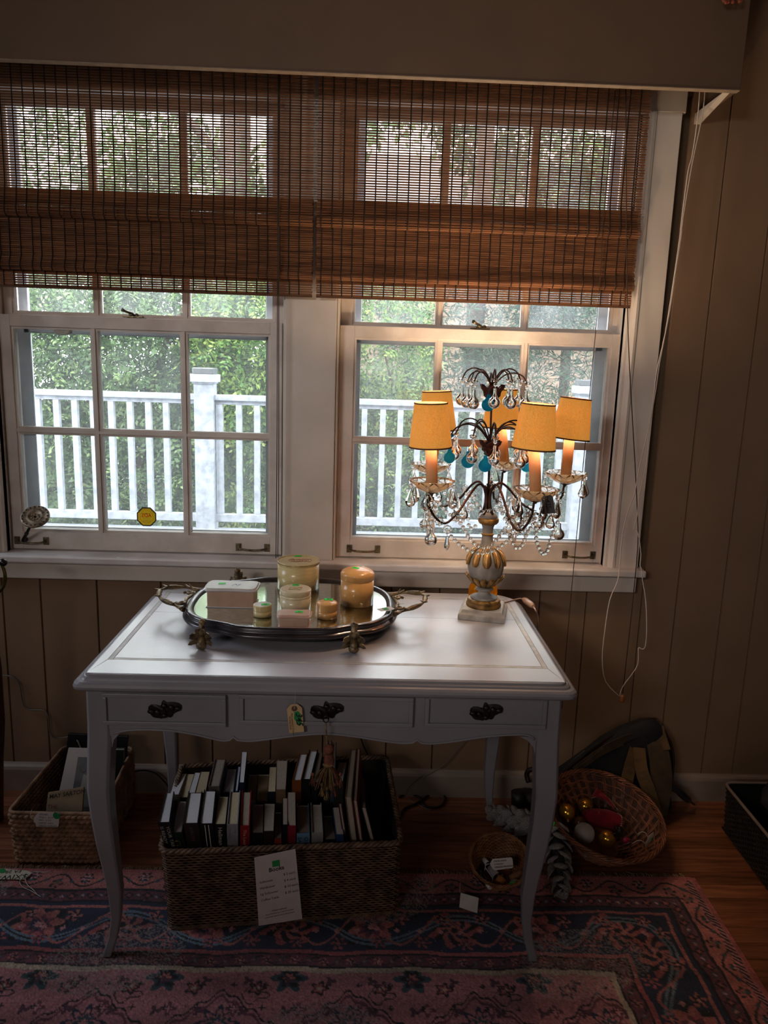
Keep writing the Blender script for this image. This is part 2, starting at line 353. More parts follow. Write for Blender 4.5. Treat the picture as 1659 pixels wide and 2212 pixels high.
def window(name, x0, x1, gx0, gx1, mx, glass, label):
    r = thing(name, None, None, ((x0+x1)/2, .05, .846)); r['kind'] = 'structure'; r['label'] = label
    sash(r, x0, x1, .848, 1.598, gx0, gx1, .907, 1.562, mx, [1.237], .030, .066, glass)
    sash(r, x0, x1, 1.575, 2.28, gx0-.008, gx1+.008, 1.605, 2.222, mx, [1.915], .070, .104, GLU)
    s = MB(); a, b = gx0+.0, gx1-.0   # aluminium storm frame outside
    s.box((a-.06, .122, .85), (a+.020, .138, 2.28)).box((b-.026, .122, .85), (b+.06, .138, 2.28)).box((a, .122, 1.545), (b, .138, 1.600)).box((a, .122, .85), (b, .138, .905))
    s.build('storm_frame', ALU, r, w=True, bevel=.002)
    MB().box((a, .129, .90), (b, .1298, 1.55)).build('storm_pane', pane_mat('storm_glass', .02, .05, scale=5), r, w=True)
    return r
w1 = window('window_1', -1.150, -.270, -1.117, -.308, [-.861, -.581], GL1, 'left double hung window with three by two panes and an alarm sticker')
w2 = window('window_2', -.088, .803, -.043, .777, [.226, .503], GL2, 'right double hung window behind the crystal lamp')
lift(w1, P(66, 1169, .02).x, P(66, 1169, .02).z); lift(w1, P(545, 1184, .02).x, P(545, 1184, .02).z)
lift(w2, P(785, 1187, .02).x, P(785, 1187, .02).z); lift(w2, P(1252, 1200, .02).x, P(1252, 1200, .02).z)
lock(w1, P(288, 680, .05).x, 1.600); lock(w2, P(1037, 704, .05).x, 1.600)
# suction disc seen at the top of the left pane
o = MB(); c = P(135, 716, .044); o.lathe([(.030, -.003), (.027, .002), (.018, .0035), (.012, .002), (.006, .004)], 20, Matrix.Translation(c) @ Matrix.Rotation(R(90), 4, 'X') @ Matrix.Diagonal((1, .38, 1, 1)))
one('window_thermometer_disc', o, mat('cloudy_plastic', 'b9b3a8', rough=.4), 'flat oval disc stuck at the top of the left window pane', 'disc')
# alarm sticker, its writing read through from behind
sc_ = P(317, 1116, .050); st = thing('alarm_sticker', 'yellow octagonal alarm sticker with mirrored red letters on the left window', 'sticker', sc_)
def octa(rad, y, th): return MB().prism([(sc_.x+rad*math.cos(PI/8+k*PI/4), y, sc_.z+rad*math.sin(PI/8+k*PI/4)) for k in range(8)], (0, th, 0))
YB = .0485
def oring(r0, r1, y, th):
    o_ = lambda r, yy: [(sc_.x+r*math.cos(PI/8+k*PI/4), yy, sc_.z+r*math.sin(PI/8+k*PI/4)) for k in range(8)]
    return MB().rings([o_(r0, y), o_(r1, y), o_(r1, y-th), o_(r0, y-th), o_(r0, y)], cap=False, smooth=False)
oring(.0305, .0345, YB+.0002, .0010).build('dark_rim', mat('sticker_rim', '3a3028', rough=.5), st, w=True)
octa(.0315, YB-.0004, .0004).build('yellow_field', cloth_translucent('sticker_yellow', 'e8c83c', 'f0d860', .6), st, w=True)
oring(.0218, .0228, YB-.0007, .0003).build('inner_line', mat('sticker_olive', '7a6410', rough=.5), st, w=True)
RL = mat('sticker_red', 'd8401c', rough=.5)
text('letters', 'ADS', .0175, RL, st, (sc_.x, YB-.0013, sc_.z-.001), (-1, 0, 0), (0, 0, 1), 'CENTER', bold=.0004)
for t_, z_, s_ in (('WARNING', .0100, .0050), ('PROTECTED BY ADS', -.0048, .0030), ('Audio Detection Systems', -.0082, .0026), ('Phone monitored 24 hr', -.0112, .0026), ('WARNING', -.0165, .0050)):
    text('small_print', t_, s_, INK, st, (sc_.x, YB-.0013, sc_.z+z_), (-1, 0, 0), (0, 0, 1), 'CENTER')
text('small_print', 'MONITORED', .0048, INK, st, (sc_.x, YB-.0013, sc_.z+.0245), (-1, 0, 0), (0, 0, 1), 'CENTER')
for s in (-1, 1): text('small_print', 'SECURITY' if s > 0 else 'SYSTEMS', .0042, INK, st, (sc_.x+s*.0185, YB-.0013, sc_.z+.0172), (-.707, 0, .707*s), (.707*s, 0, .707), 'CENTER')
# ------------------------------------------------------------------ outdoors
WHT = mat('weathered_white_paint', '949aa2', '757b82', scale=26, rough=.7, bump=.1, detail=8)
og = struct('ground', MB().box((-14, .2, -.6), (14, 30, -.5)), mat('garden_soil', '3c4a2c', '2a3020', scale=3, rough=1))
DKM = mat('deck_boards', '80868c', '6a7076', scale=14, rough=.7, stretch=(1, 8, 1))
dk = struct('deck', MB().box((-6, .22, .25), (6, 2.62, .335)), DKM)
for i in range(17): MB().box((-6, .24+i*.14, .335), (6, .24+i*.14+.134, .357)).build('deck_board', DKM, dk)
rl = thing('deck_railing', 'white painted deck railing with square balusters outside both windows', 'railing', (0, 2.5, .36))
MB().box((-6, 2.46, 1.222), (6, 2.54, 1.258)).box((-6, 2.48, 1.196), (6, 2.52, 1.222)).build('top_rail', WHT, rl, w=True, bevel=.004)
MB().box((-6, 2.48, .425), (6, 2.52, .478)).build('bottom_rail', WHT, rl, w=True, bevel=.004)
posts = [-1.035, 1.43, -3.5, 3.9]
bal = MB().box((-.018, -.018, .478), (.018, .018, 1.196)).mesh('baluster', WHT)
x = -4.2
while x < 4.3:
    if min(abs(x-p) for p in posts) > .085: link('baluster', bal, rl, (x+U(-.004, .004), 0, -.36))
    x += .1165
for p in posts:
    q = MB().box((p-.062, 2.44, .357), (p+.062, 2.56, 1.335)).build('post', WHT, rl, w=True, bevel=.004)
    MB().box((p-.082, 2.42, 1.335), (p+.082, 2.58, 1.385)).box((p-.07, 2.43, 1.325), (p+.07, 2.57, 1.337)).build('post_cap', WHT, q, w=True, bevel=.004) 
    MB().box((p-.068, 2.434, 1.385), (p+.068, 2.566, 1.425)).build('lantern_top', mat('dark_cap', '4a4e50', rough=.4), q, w=True, bevel=.006)
# neighbour's house
HS = mat('tan_siding', '9c8774', '8c7866', scale=4, rough=.8)
hs = thing('neighbour_house', 'tan clapboard house behind the trees right of the deck', 'house', (3.5, 9.5, -.5))
MB().box((-.6, 9.6, -.5), (9, 13, 3.4)).build('house_body', HS, hs, w=True)
for i in range(26): 
    z = -.45+i*.15; MB().prism([(-.62, 9.6, z+.15), (-.62, 9.585, z+.15), (-.62, 9.565, z), (-.62, 9.6, z)], (9.6, 0, 0)).build('clapboard', HS, hs, w=True)
MB().prism([(-.9, 9.2, 3.35), (-.9, 13.3, 3.35), (-.9, 11.3, 5.0)], (10, 0, 0)).build('roof', mat('shingle', '5a5450', rough=.9), hs, w=True)
# foliage
LEAFM = attr_mat('leaf', rough=.5, trans=.38)
def foliage(name, label, cat, boxes, n, size, cols, sprig=True, group=None, trunks=(), bark='4a3c30', needle=False, density=None, parts=True):
    """boxes: list of (center, radii); leaves scattered on and inside ellipsoids, set out as little sprays"""
    vs = []; cs = []
    w = np.array([b[1][0]*b[1][2] for b in boxes], float); w /= w.sum()
    for bi, (c, rd) in enumerate(boxes):
        m = int(n*w[bi]); L = 7 if sprig else 1; ns = max(1, m//L)
        d = rng.normal(size=(ns, 3)); d /= np.linalg.norm(d, axis=1)[:, None]; rr = rng.uniform(.55, 1.06, ns)**.6
        base = np.array(c)+d*rr[:, None]*np.array(rd)
        ax = rng.normal(size=(ns, 3))*.6+d*.5+np.array([0, -.4, -.25]); ax /= np.linalg.norm(ax, axis=1)[:, None]
        side = np.cross(ax, rng.normal(size=(ns, 3))+np.array([0, -1.2, 1.])); side /= np.linalg.norm(side, axis=1)[:, None]
        shade = rng.uniform(0, 1, ns); pick = rng.integers(0, len(cols), ns)
        for k in range(L):
            s = (k % 2)*2-1; t = (k//2)*.9; wob = rng.normal(size=(ns, 3))*.35
            p = base+ax*(size*t)[..., None] if np.ndim(size) else base+ax*(size*t)
            dr = (side*s+ax*.55+wob*.5) if k < L-1 or L == 1 else ax+wob*.2
            dr /= np.linalg.norm(dr, axis=1)[:, None]; pr = np.cross(dr, np.cross(side, ax)+wob); pr /= np.linalg.norm(pr, axis=1)[:, None]
            sz = size*rng.uniform(.7, 1.25, ns)[:, None]; wd = .07 if needle else .24
            q = np.stack([p, p+dr*sz*.45+pr*sz*wd, p+dr*sz, p+dr*sz*.45-pr*sz*wd], 1)
            vs.append(q.reshape(-1, 3)); cc = np.array([lin(x) for x in cols])[pick]*(.36+.42*shade[:, None])
            cs.append(np.repeat(cc, 4, 0))
    V = np.concatenate(vs); Cc = np.concatenate(cs); nq = len(V)//4
    org = np.array([boxes[0][0][0], boxes[0][0][1], -.5]); root = thing(name, label, cat, tuple(org), group=group)
    me = bpy.data.meshes.new('foliage'); me.vertices.add(len(V)); me.vertices.foreach_set('co', (V-org).astype(np.float32).ravel())
    me.loops.add(nq*4); me.loops.foreach_set('vertex_index', np.arange(nq*4, dtype=np.int32)); me.polygons.add(nq); me.polygons.foreach_set('loop_start', np.arange(0, nq*4, 4, dtype=np.int32))
    me.update(calc_edges=True)
    a = me.color_attributes.new('col', 'FLOAT_COLOR', 'POINT'); a.data.foreach_set('color', np.c_[Cc, np.ones(len(Cc))].astype(np.float32).ravel())
    me.materials.append(LEAFM); o = link('foliage', me, root); o['kind'] = 'stuff'
    bk = mat('bark_'+bark, bark, '2e261f', scale=12, rough=.9, bump=.3)
    for pts, r0 in trunks:
        pts = smooth_path(pts, 4); n_ = len(pts); MB().tube(pts, [r0*(1-.6*i/n_) for i in range(n_)], 8).build('branch' if r0 < .05 else 'trunk', bk, root, w=True)
    return root
gA = ['5c8046', '7a9c58', '4a6a3e', '94b070', '628450']; gB = ['3c5a42', '4c6c4c', '344e3a', '5a7a56']; gC = ['3a5c44', '2f4d3a', '4b6e50']; gY = ['8fae52', '6f9a44', 'a3b860', '4d7a38']
foliage('hedge_shrub', 'broad leafy shrub behind the railing left of the square deck post', 'shrub', [((-2.4, 4.2, 1.0), (1.3, .7, 1.35)), ((-1.5, 4.5, 1.5), (1.0, .6, 1.1)), ((-3.4, 4.4, 1.2), (1.0, .6, 1.3))], 110000, .046, gA, trunks=[([(-2.1, 4.2, -.5), (-1.9, 4.1, .8), (-1.6, 3.9, 1.7), (-1.2, 3.9, 2.2)], .04)])
foliage('ash_sapling', 'yellow green sapling leaning over the square deck post', 'tree', [((-.85, 4.0, 1.45), (.65, .5, .8)), ((-.75, 4.3, .6), (.7, .5, .9))], 46000, .048, gY, trunks=[([(-.7, 4.2, -.5), (-.75, 4.1, .6), (-.5, 4.0, 1.9)], .022), ([(-.75, 4.1, .6), (-1.1, 3.9, 1.5)], .012)])
foliage('dark_shrub', 'dense dark shrub low behind the railing in the middle', 'shrub', [((-.9, 5.2, .4), (2.6, .8, 1.1)), ((.5, 5.0, .0), (.8, .7, .7))], 60000, .05, gB)
foliage('small_maple', 'airy green tree at the left edge of the right window', 'tree', [((.18, 4.6, 1.5), (.45, .5, .9)), ((.15, 4.7, .6), (.5, .5, .8))], 13000, .045, gY+gA, trunks=[([(.3, 4.8, -.5), (.35, 4.7, .7), (.15, 4.5, 1.6)], .02), ([(.35, 4.7, .7), (.6, 4.5, 1.6)], .014)])
foliage('pine_tree', 'wispy dark pine with a thick trunk in front of the tan house', 'tree', [((1.1, 6.5, 2.2), (1.1, .7, .9)), ((2.2, 6.3, 1.6), (1.0, .6, .7)), ((1.7, 6.6, .2), (1.2, .6, .7)), ((2.7, 6.2, 2.6), (1.2, .7, .6))], 26000, .11, gC, needle=True,
        trunks=[([(1.25, 6.8, -.5), (1.27, 6.8, 1.5), (1.3, 6.8, 6)], .16), ([(1.27, 6.8, 1.6), (.8, 6.5, 1.9), (.4, 6.3, 1.8)], .03), ([(1.27, 6.8, 1.4), (1.9, 6.5, 1.9), (2.5, 6.4, 1.9)], .035)])
foliage('low_laurel', 'dark glossy laurel low at the foot of the tan house', 'shrub', [((1.9, 5.2, -.1), (1.7, .6, .75))], 16000, .08, gB)
foliage('tall_oak', 'tall oak whose trunk rises behind the left woven shade', 'tree', [((-3.6, 7.5, 4.0), (1.5, 1, 1.0)), ((-2.2, 7.6, 3.2), (1.4, .9, .7)), ((-.2, 7.6, 4.9), (1.4, .8, .5))], 10000, .13, gA, trunks=[([(-1.65, 7.0, -.5), (-1.62, 7.0, 3), (-1.5, 7.0, 8)], .26), ([(-1.6, 7, 3.6), (-2.4, 7.2, 4.4), (-3.3, 7.4, 4.7)], .06)])
foliage('far_oak', 'loose high tree crown seen through the right woven shade', 'tree', [((2.6, 8.0, 4.6), (1.7, .9, .8)), ((3.6, 8.2, 3.7), (1.3, .9, .6))], 9000, .14, gB+gA, trunks=[([(2.9, 8.6, -.5), (2.8, 8.5, 3), (2.6, 8.4, 6)], .09)])
# ================================================================== woven shades
BAM = cloth_translucent('bamboo_slat', '7b4c2a', 'c08a54', .25)
_nt = BAM.node_tree; _oi = _nt.nodes.new('ShaderNodeObjectInfo'); _tc = _nt.nodes.new('ShaderNodeTexCoord'); _mp = _nt.nodes.new('ShaderNodeMapping'); _mp.inputs['Scale'].default_value = (9, 1, 160)
_ns = _nt.nodes.new('ShaderNodeTexNoise'); _ns.inputs['Scale'].default_value = 1.0; _ns.noise_dimensions = '4D'
_nt.links.new(_tc.outputs['Object'], _mp.inputs[0]); _nt.links.new(_mp.outputs[0], _ns.inputs['Vector']); 
_m = _nt.nodes.new('ShaderNodeMath'); _m.operation = 'MULTIPLY'; _m.inputs[1].default_value = 40; _nt.links.new(_oi.outputs['Random'], _m.inputs[0]); _nt.links.new(_m.outputs[0], _ns.inputs['W'])
_rp = _nt.nodes.new('ShaderNodeValToRGB'); _e = _rp.color_ramp.elements; _e[0].position = .3; _e[0].color = (*lin('4c3020'), 1); _e[1].position = .55; _e[1].color = (*lin('875a3c'), 1)
_x = _rp.color_ramp.elements.new(.75); _x.color = (*lin('a37450'), 1)
_nt.links.new(_ns.outputs['Fac'], _rp.inputs[0]); _nt.links.new(_rp.outputs[0], _nt.nodes['Principled BSDF'].inputs['Base Color'])
THR = mat('dark_thread', '2a1a12', rough=.9); CORD = mat('brown_cord', '3a2a20', rough=.8)
def along(path, step):
    path = [Vector((0, p[0], p[1])) for p in path]; out = []; need = 0
    for a, b in zip(path[:-1], path[1:]):
        L = (b-a).length; t = need
        while t <= L: out.append((a+(b-a)*(t/L), (b-a)/L)); t += step
        need = t-L
    return out
def shade(name, x0, x1, label, cat='blind'):
    root = thing(name, label, cat, ((x0+x1)/2, -.06, 1.675), group='woven bamboo shades')
    w = x1-x0
    meshes = []
    for h in (.0042, .0047, .0048): meshes.append(MB().box((-w/2, -.0007, -h/2), (w/2, .0007, h/2)).mesh('slat', BAM))
    front = [(-.062, 2.35), (-.066, 1.965), (-.074, 1.925), (-.082, 1.893), (-.080, 1.878), (-.070, 1.871), (-.060, 1.874)]
    mid = [(-.058, 1.90), (-.061, 1.765), (-.070, 1.745), (-.074, 1.732), (-.068, 1.722), (-.055, 1.724)]
    hem = [(-.0515, 1.76), (-.052, 1.678)]
    back = [(-.046, 1.948), (-.046, 1.715)]; back2 = [(-.0425, 1.94), (-.0425, 1.735)]
    cx, cy_, cz = (x0+x1)/2, -.06, 1.675
    def put(p, t, k):
        o = link('slat', meshes[k], root, (U(-.0015, .0015), p.y-cy_, p.z-cz)); o.rotation_euler = (math.atan2(-t.y, -t.z)*-1, U(-.0006, .0006), 0)
    for p, t in along(front, .0072):
        put(p, t, 0 if p.z > 1.95 else 1)
    for p, t in along(mid, .0060): put(p, t, 1)
    for p, t in along(hem, .0066): put(p, t, 2)
    for p, t in along(back, .0064): put(p, t, 1)
    for p, t in along(back2, .0060): put(p, t, 1)
    # warp threads, each following the folds
    def thread(path, dy):
        pts = [(0, p[0]+dy-cy_, p[1]-cz) for p in path]; return MB().tube(pts, .0019, 4, False).mesh('thread', THR)
    tm = [thread(front, -.0018), thread(mid, -.0018), thread(hem, -.0018)]
    x = x0+.014; k = 0
    while x < x1-.008:
        for m in tm[:1]: link('thread', m, root, (x-cx+U(-.001, .001), 0, 0))
        for m in tm[1:]: link('thread', m, root, (x-cx+U(-.004, .004), 0, 0))
        x += .0315
    MB().box((x0, -.048, 2.30), (x1, -.03, 2.36)).build('head_rail', mat('shade_head', '5a3c26', rough=.8), root, w=True)
    MB().box((x0, -.0505, 1.672), (x1, -.0475, 1.680)).build('bottom_bar', mat('shade_head', '5a3c26'), root, w=True)
    return root
s1 = shade('woven_shade', -1.42, -.172, 'dark brown woven bamboo shade over the left window')
s2 = shade('woven_shade', -.160, .797, 'orange brown woven bamboo shade over the right window above the lamp')
def cordpts(px, y): return [P(a, b, y) for a, b in px]
MB().tube(smooth_path(cordpts([(601, 150), (600, 400), (599, 700), (598, 1000), (596, 1206)], -.088), 3), .0013, 5).build('pull_cord', CORD, s1, w=True)
MB().tube(smooth_path(cordpts([(605, 150), (603, 400), (602, 700), (602, 1000), (600, 1204)], -.088), 3), .0013, 5).build('pull_cord', CORD, s1, w=True)
MB().tube(smooth_path(cordpts([(1330, 189), (1304, 464), (1295, 622), (1279, 797), (1250, 1110), (1222, 1415), (1214, 1530)], -.088), 3), .0013, 5).build('pull_cord', CORD, s2, w=True)
MB().tube(smooth_path(cordpts([(1352, 189), (1353, 417), (1355, 638), (1360, 797), (1377, 1107), (1374, 1227), (1345, 1498)], -.09), 3), .0016, 5).build('pull_cord', CORD, s2, w=True)
c = P(1344, 1508, -.09); MB().lathe([(.004, .010), (.0072, .004), (.0085, -.010), (.0075, -.013)], 14, Matrix.Translation(c)).build('tassel', mat('wood_tassel', '9c5a38', rough=.5), s2, w=True)
o = MB(); y_ = -.11
o.tube(smooth_path(cordpts([(1512, 180), (1512, 195), (1505.5, 268), (1494.5, 340), (1486, 372), (1472, 480), (1469, 511), (1453, 619), (1437, 720), (1419, 800), (1410, 872), (1399, 934), (1381, 1010), (1370, 1068), (1355.5, 1107), (1344.7, 1154), (1339, 1216), (1334, 1256), (1317.5, 1295), (1306.7, 1361), (1301, 1422), (1308.5, 1473), (1341, 1507)], y_), 3), .0017, 6)
o.tube(smooth_path(cordpts([(1523, 180), (1523, 195), (1516.6, 252), (1494, 360), (1475, 474), (1470.7, 515), (1458, 594), (1447, 670), (1425, 784), (1417, 840), (1401, 934), (1397, 999), (1381, 1068), (1377, 1111), (1369, 1143), (1374, 1143), (1381, 1165), (1384.5, 1198), (1382.7, 1221), (1386, 1230), (1388, 1252), (1395, 1299), (1397, 1361), (1393.5, 1397), (1386, 1402), (1379, 1399), (1379, 1422), (1373.6, 1444), (1344.7, 1484), (1339, 1505)], y_), 3), .0017, 6)
one('white_rope', o, mat('white_cord', 'd8cbbf', rough=.9), 'long looped white cord hanging beside the right window casing', 'curtain cord')
o = MB()
for i in range(26): o.sphere(P(1585+U(-22, 18), -3+U(-9, 8), -.24), .006, 6, 4)
one('dried_ornament', o, mat('rust_red', '7a3a2c', rough=.8), 'rust red dried ornament hanging at the top right of the cornice', 'ornament')
# curtain holdback with patterned disc
hb = thing('curtain_holdback', 'embossed metal disc holdback on a stem at the left window corner', 'holdback', P(48, 1170, .02))
IV = mat('aged_ivory_metal', 'b5a68c', '6a5a4c', scale=70, rough=.45, metal=.35, bump=.3, bscale=150)
DM = mat('dark_metal', '45403c', '2a2624', scale=40, rough=.35, metal=.85)
a_ = P(50, 1167, .012); b_ = P(76, 1116, -.075)
MB().tube([a_+Vector((0, .014, 0)), a_, a_+(b_-a_)*.28, a_+(b_-a_)*.3, a_+(b_-a_)*.34, b_], [.010, .0062, .0052, .0072, .0045, .0038], 10).build('stem', DM, hb, w=True)
dn = (Vector((.10, -.62, .75))).normalized(); Md = Matrix.Translation(b_) @ dn.to_track_quat('Z', 'Y').to_matrix().to_4x4()
dsc = MB().lathe([(.008, -.007), (.036, -.006), (.043, -.003), (.0435, .001), (.041, .005), (.037, .005), (.034, .0025), (.024, .004), (.021, .0055), (.018, .003), (.015, -.001), (.004, -.001)], 40, Md, wob=lambda a, z: 1+(.018*math.sin(a*14) if z > .0045 else 0)).build('disc', IV, hb, w=True)
for ring, n_, rr in ((.0375, 18, .0035), (.0105, 7, .0035)):
    k_ = MB()
    for i in range(n_): k_.sphere(Md @ Vector((ring*math.cos(2*PI*i/n_), ring*math.sin(2*PI*i/n_), .004 if ring > .02 else 0)), rr, 6, 4, (1, 1, .7))
    k_.build('embossing', IV if ring < .02 else DM, dsc, w=True, kind='stuff')
# brass hoop with a black ball at the left edge, and the dark wooden post under it
BR = mat('aged_brass', '7a6c3c', '3e3820', scale=30, rough=.35, metal=.9)
bl = thing('brass_stand', 'aged brass hoop with black ball finial on dark wooden post at left edge', 'stand', P(-14, 1700, -.30))
c = P(-14, 1243, -.30); MB().tube([c+Vector((.033*math.cos(a), 0, .052*math.sin(a))) for a in np.linspace(-1.6, 1.6, 14)], .005, 8).build('hoop', BR, bl, w=True)
MB().sphere(P(7, 1215, -.30), .0115, 12, 9).build('ball', mat('black_ball', '14120f', rough=.3), bl, w=True)
MB().tube([P(-12, 1290, -.30), P(-12, 1400, -.3), P(-9, 1440, -.3), P(-6, 1560, -.3), P(-6, 1640, -.3), G(-8, 1770, 0)], [.010, .012, .016, .022, .018, .022], 10).build('post', mat('red_mahogany', '3c1a12', rough=.4), bl, w=True)
# ================================================================== desk
DP = mat('desk_paint_shaded', '908d94', '827f86', scale=5, rough=.42, bump=.05, bscale=40, coat=.15)  # same paint as the top, darkened for the shaded faces
DT = mat('desk_paint_lit', 'bebbc2', 'aeaab1', scale=4, rough=.34, bump=.06, bscale=30, coat=.85); DT.node_tree.nodes['Principled BSDF'].inputs['IOR'].default_value = 1.85; DT.node_tree.nodes['Principled BSDF'].inputs['Coat Roughness'].default_value = .28  # lighter copy of the desk paint, window light put into its colour
DL = mat('desk_wear_line', 'c8c2ba', 'a9a3a0', scale=30, rough=.45)
dx0, dx1, dyf, dyb, ZT = -.648, .505, -.812, -.085, .772
desk = thing('writing_desk', 'grey white painted writing desk with curved legs and three drawers', 'desk', (-.072, -.45, 0))
def outline(ins):
    pts = []; xl, xr, yf, yb = dx0+ins, dx1-ins, dyf+ins, dyb-ins
    r = .022
    for cx, cy, a0 in ((xl+r, yf+r, PI), (xr-r, yf+r, 1.5*PI)):
        for i in range(5): a = a0+i*PI/8; pts.append((cx+r*math.cos(a), cy+r*math.sin(a)))
    c_ = .075; rb = .04
    for i in range(6): a = i*PI/2/5; pts.append((xr-c_*(1-math.cos(a))-.0, yb-c_*(1-math.sin(a))))
    for i in range(6): a = PI/2+i*PI/2/5; pts.append((xl+c_*(1+math.cos(a)), yb-c_*(1-math.sin(a))))
    return pts
prof = [(.016, .735), (.006, .737), (.001, .742), (0, .748), (.002, .754), (.007, .758), (.013, .7595), (.015, .763), (.019, .7655), (.021, .7655), (.022, .770), (.025, .7715)]
MB().rings([[(p[0], p[1], z) for p in outline(i_)] for i_, z in prof], smooth=False).build('top', DP, desk, w=True)
# boards laid into the top
ix0, ix1, iyf, iyb = -.598, .455, -.705, -.165
ys = G(960, 1336, ZT).y
ox0, ox1, oyf, oyb = dx0+.028, dx1-.028, dyf+.028, dyb-.028
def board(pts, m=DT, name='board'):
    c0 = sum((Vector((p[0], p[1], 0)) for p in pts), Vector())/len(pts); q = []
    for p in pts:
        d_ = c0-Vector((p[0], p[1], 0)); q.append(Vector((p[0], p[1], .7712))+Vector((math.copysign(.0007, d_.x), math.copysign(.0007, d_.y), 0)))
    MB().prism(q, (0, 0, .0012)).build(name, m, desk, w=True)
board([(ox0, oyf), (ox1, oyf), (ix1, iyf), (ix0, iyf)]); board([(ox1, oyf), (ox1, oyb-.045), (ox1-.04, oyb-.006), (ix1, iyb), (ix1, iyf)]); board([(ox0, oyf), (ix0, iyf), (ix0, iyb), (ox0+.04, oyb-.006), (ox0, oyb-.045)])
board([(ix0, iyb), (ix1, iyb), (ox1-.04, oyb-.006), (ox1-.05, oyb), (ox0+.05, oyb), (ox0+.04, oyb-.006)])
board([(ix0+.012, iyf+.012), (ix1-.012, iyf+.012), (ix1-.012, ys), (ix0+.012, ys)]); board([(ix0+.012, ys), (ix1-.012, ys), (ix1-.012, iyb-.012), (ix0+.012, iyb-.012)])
for a, b in (((ix0, iyf), (ix0+.012, iyb)), ((ix1-.012, iyf), (ix1, iyb)), ((ix0+.012, iyf), (ix1-.012, iyf+.012)), ((ix0+.012, iyb-.012), (ix1-.012, iyb))):
    board([(a[0], a[1]), (b[0], a[1]), (b[0], b[1]), (a[0], b[1])], DL, 'inlay_strip')
sc = MB()   # flaked paint marks at the left of the top
for i in range(150):
    x = -.60+abs(rng.normal())*.16; y = U(-.69, -.34); L = abs(rng.normal())*.012+.002; a = U(-.3, .5); w_ = U(.0004, .0012)
    d_ = Vector((math.cos(a)*L, math.sin(a)*L, 0)); n_ = Vector((-math.sin(a), math.cos(a), 0))*w_; q = Vector((x, y, .7726))
    sc.add([q, q+d_*.5-n_, q+d_, q+d_*.5+n_], [(0, 1, 2, 3)])
sc.build('paint_flakes', mat('bare_flake', 'e6e2df', rough=.25), desk, w=True, kind='stuff')
# apron with scalloped lower edge
yf_ = -.778
def px2(pts): return [(P(a, b, yf_).x, P(a, b, yf_).z) for a, b in pts]
scl = smooth_path([Vector((x, 0, z)) for x, z in [(-.567, .618), (-.53, .628), (-.47, .630), (-.418, .627), (-.359, .616), (-.318, .606), (-.298, .607)]], 3)+[Vector((-.289, 0, .616))]+smooth_path([Vector((x, 0, z)) for x, z in [(-.280, .608), (-.25, .606), (-.20, .613), (-.143, .622), (-.075, .628), (-.01, .623), (.05, .614), (.10, .608), (.130, .609)]], 3)+[Vector((.140, 0, .617))]+smooth_path([Vector((x, 0, z)) for x, z in [(.150, .609), (.18, .608), (.24, .617), (.30, .628), (.36, .634), (.40, .634), (.417, .624)]], 3)
poly = [(-.62, yf_, .738), (-.62, yf_, .60), (-.60, yf_, .60)]+[(p.x, yf_, p.z) for p in scl]+[(.44, yf_, .60), (.47, yf_, .60), (.47, yf_, .738)]
fa = MB()
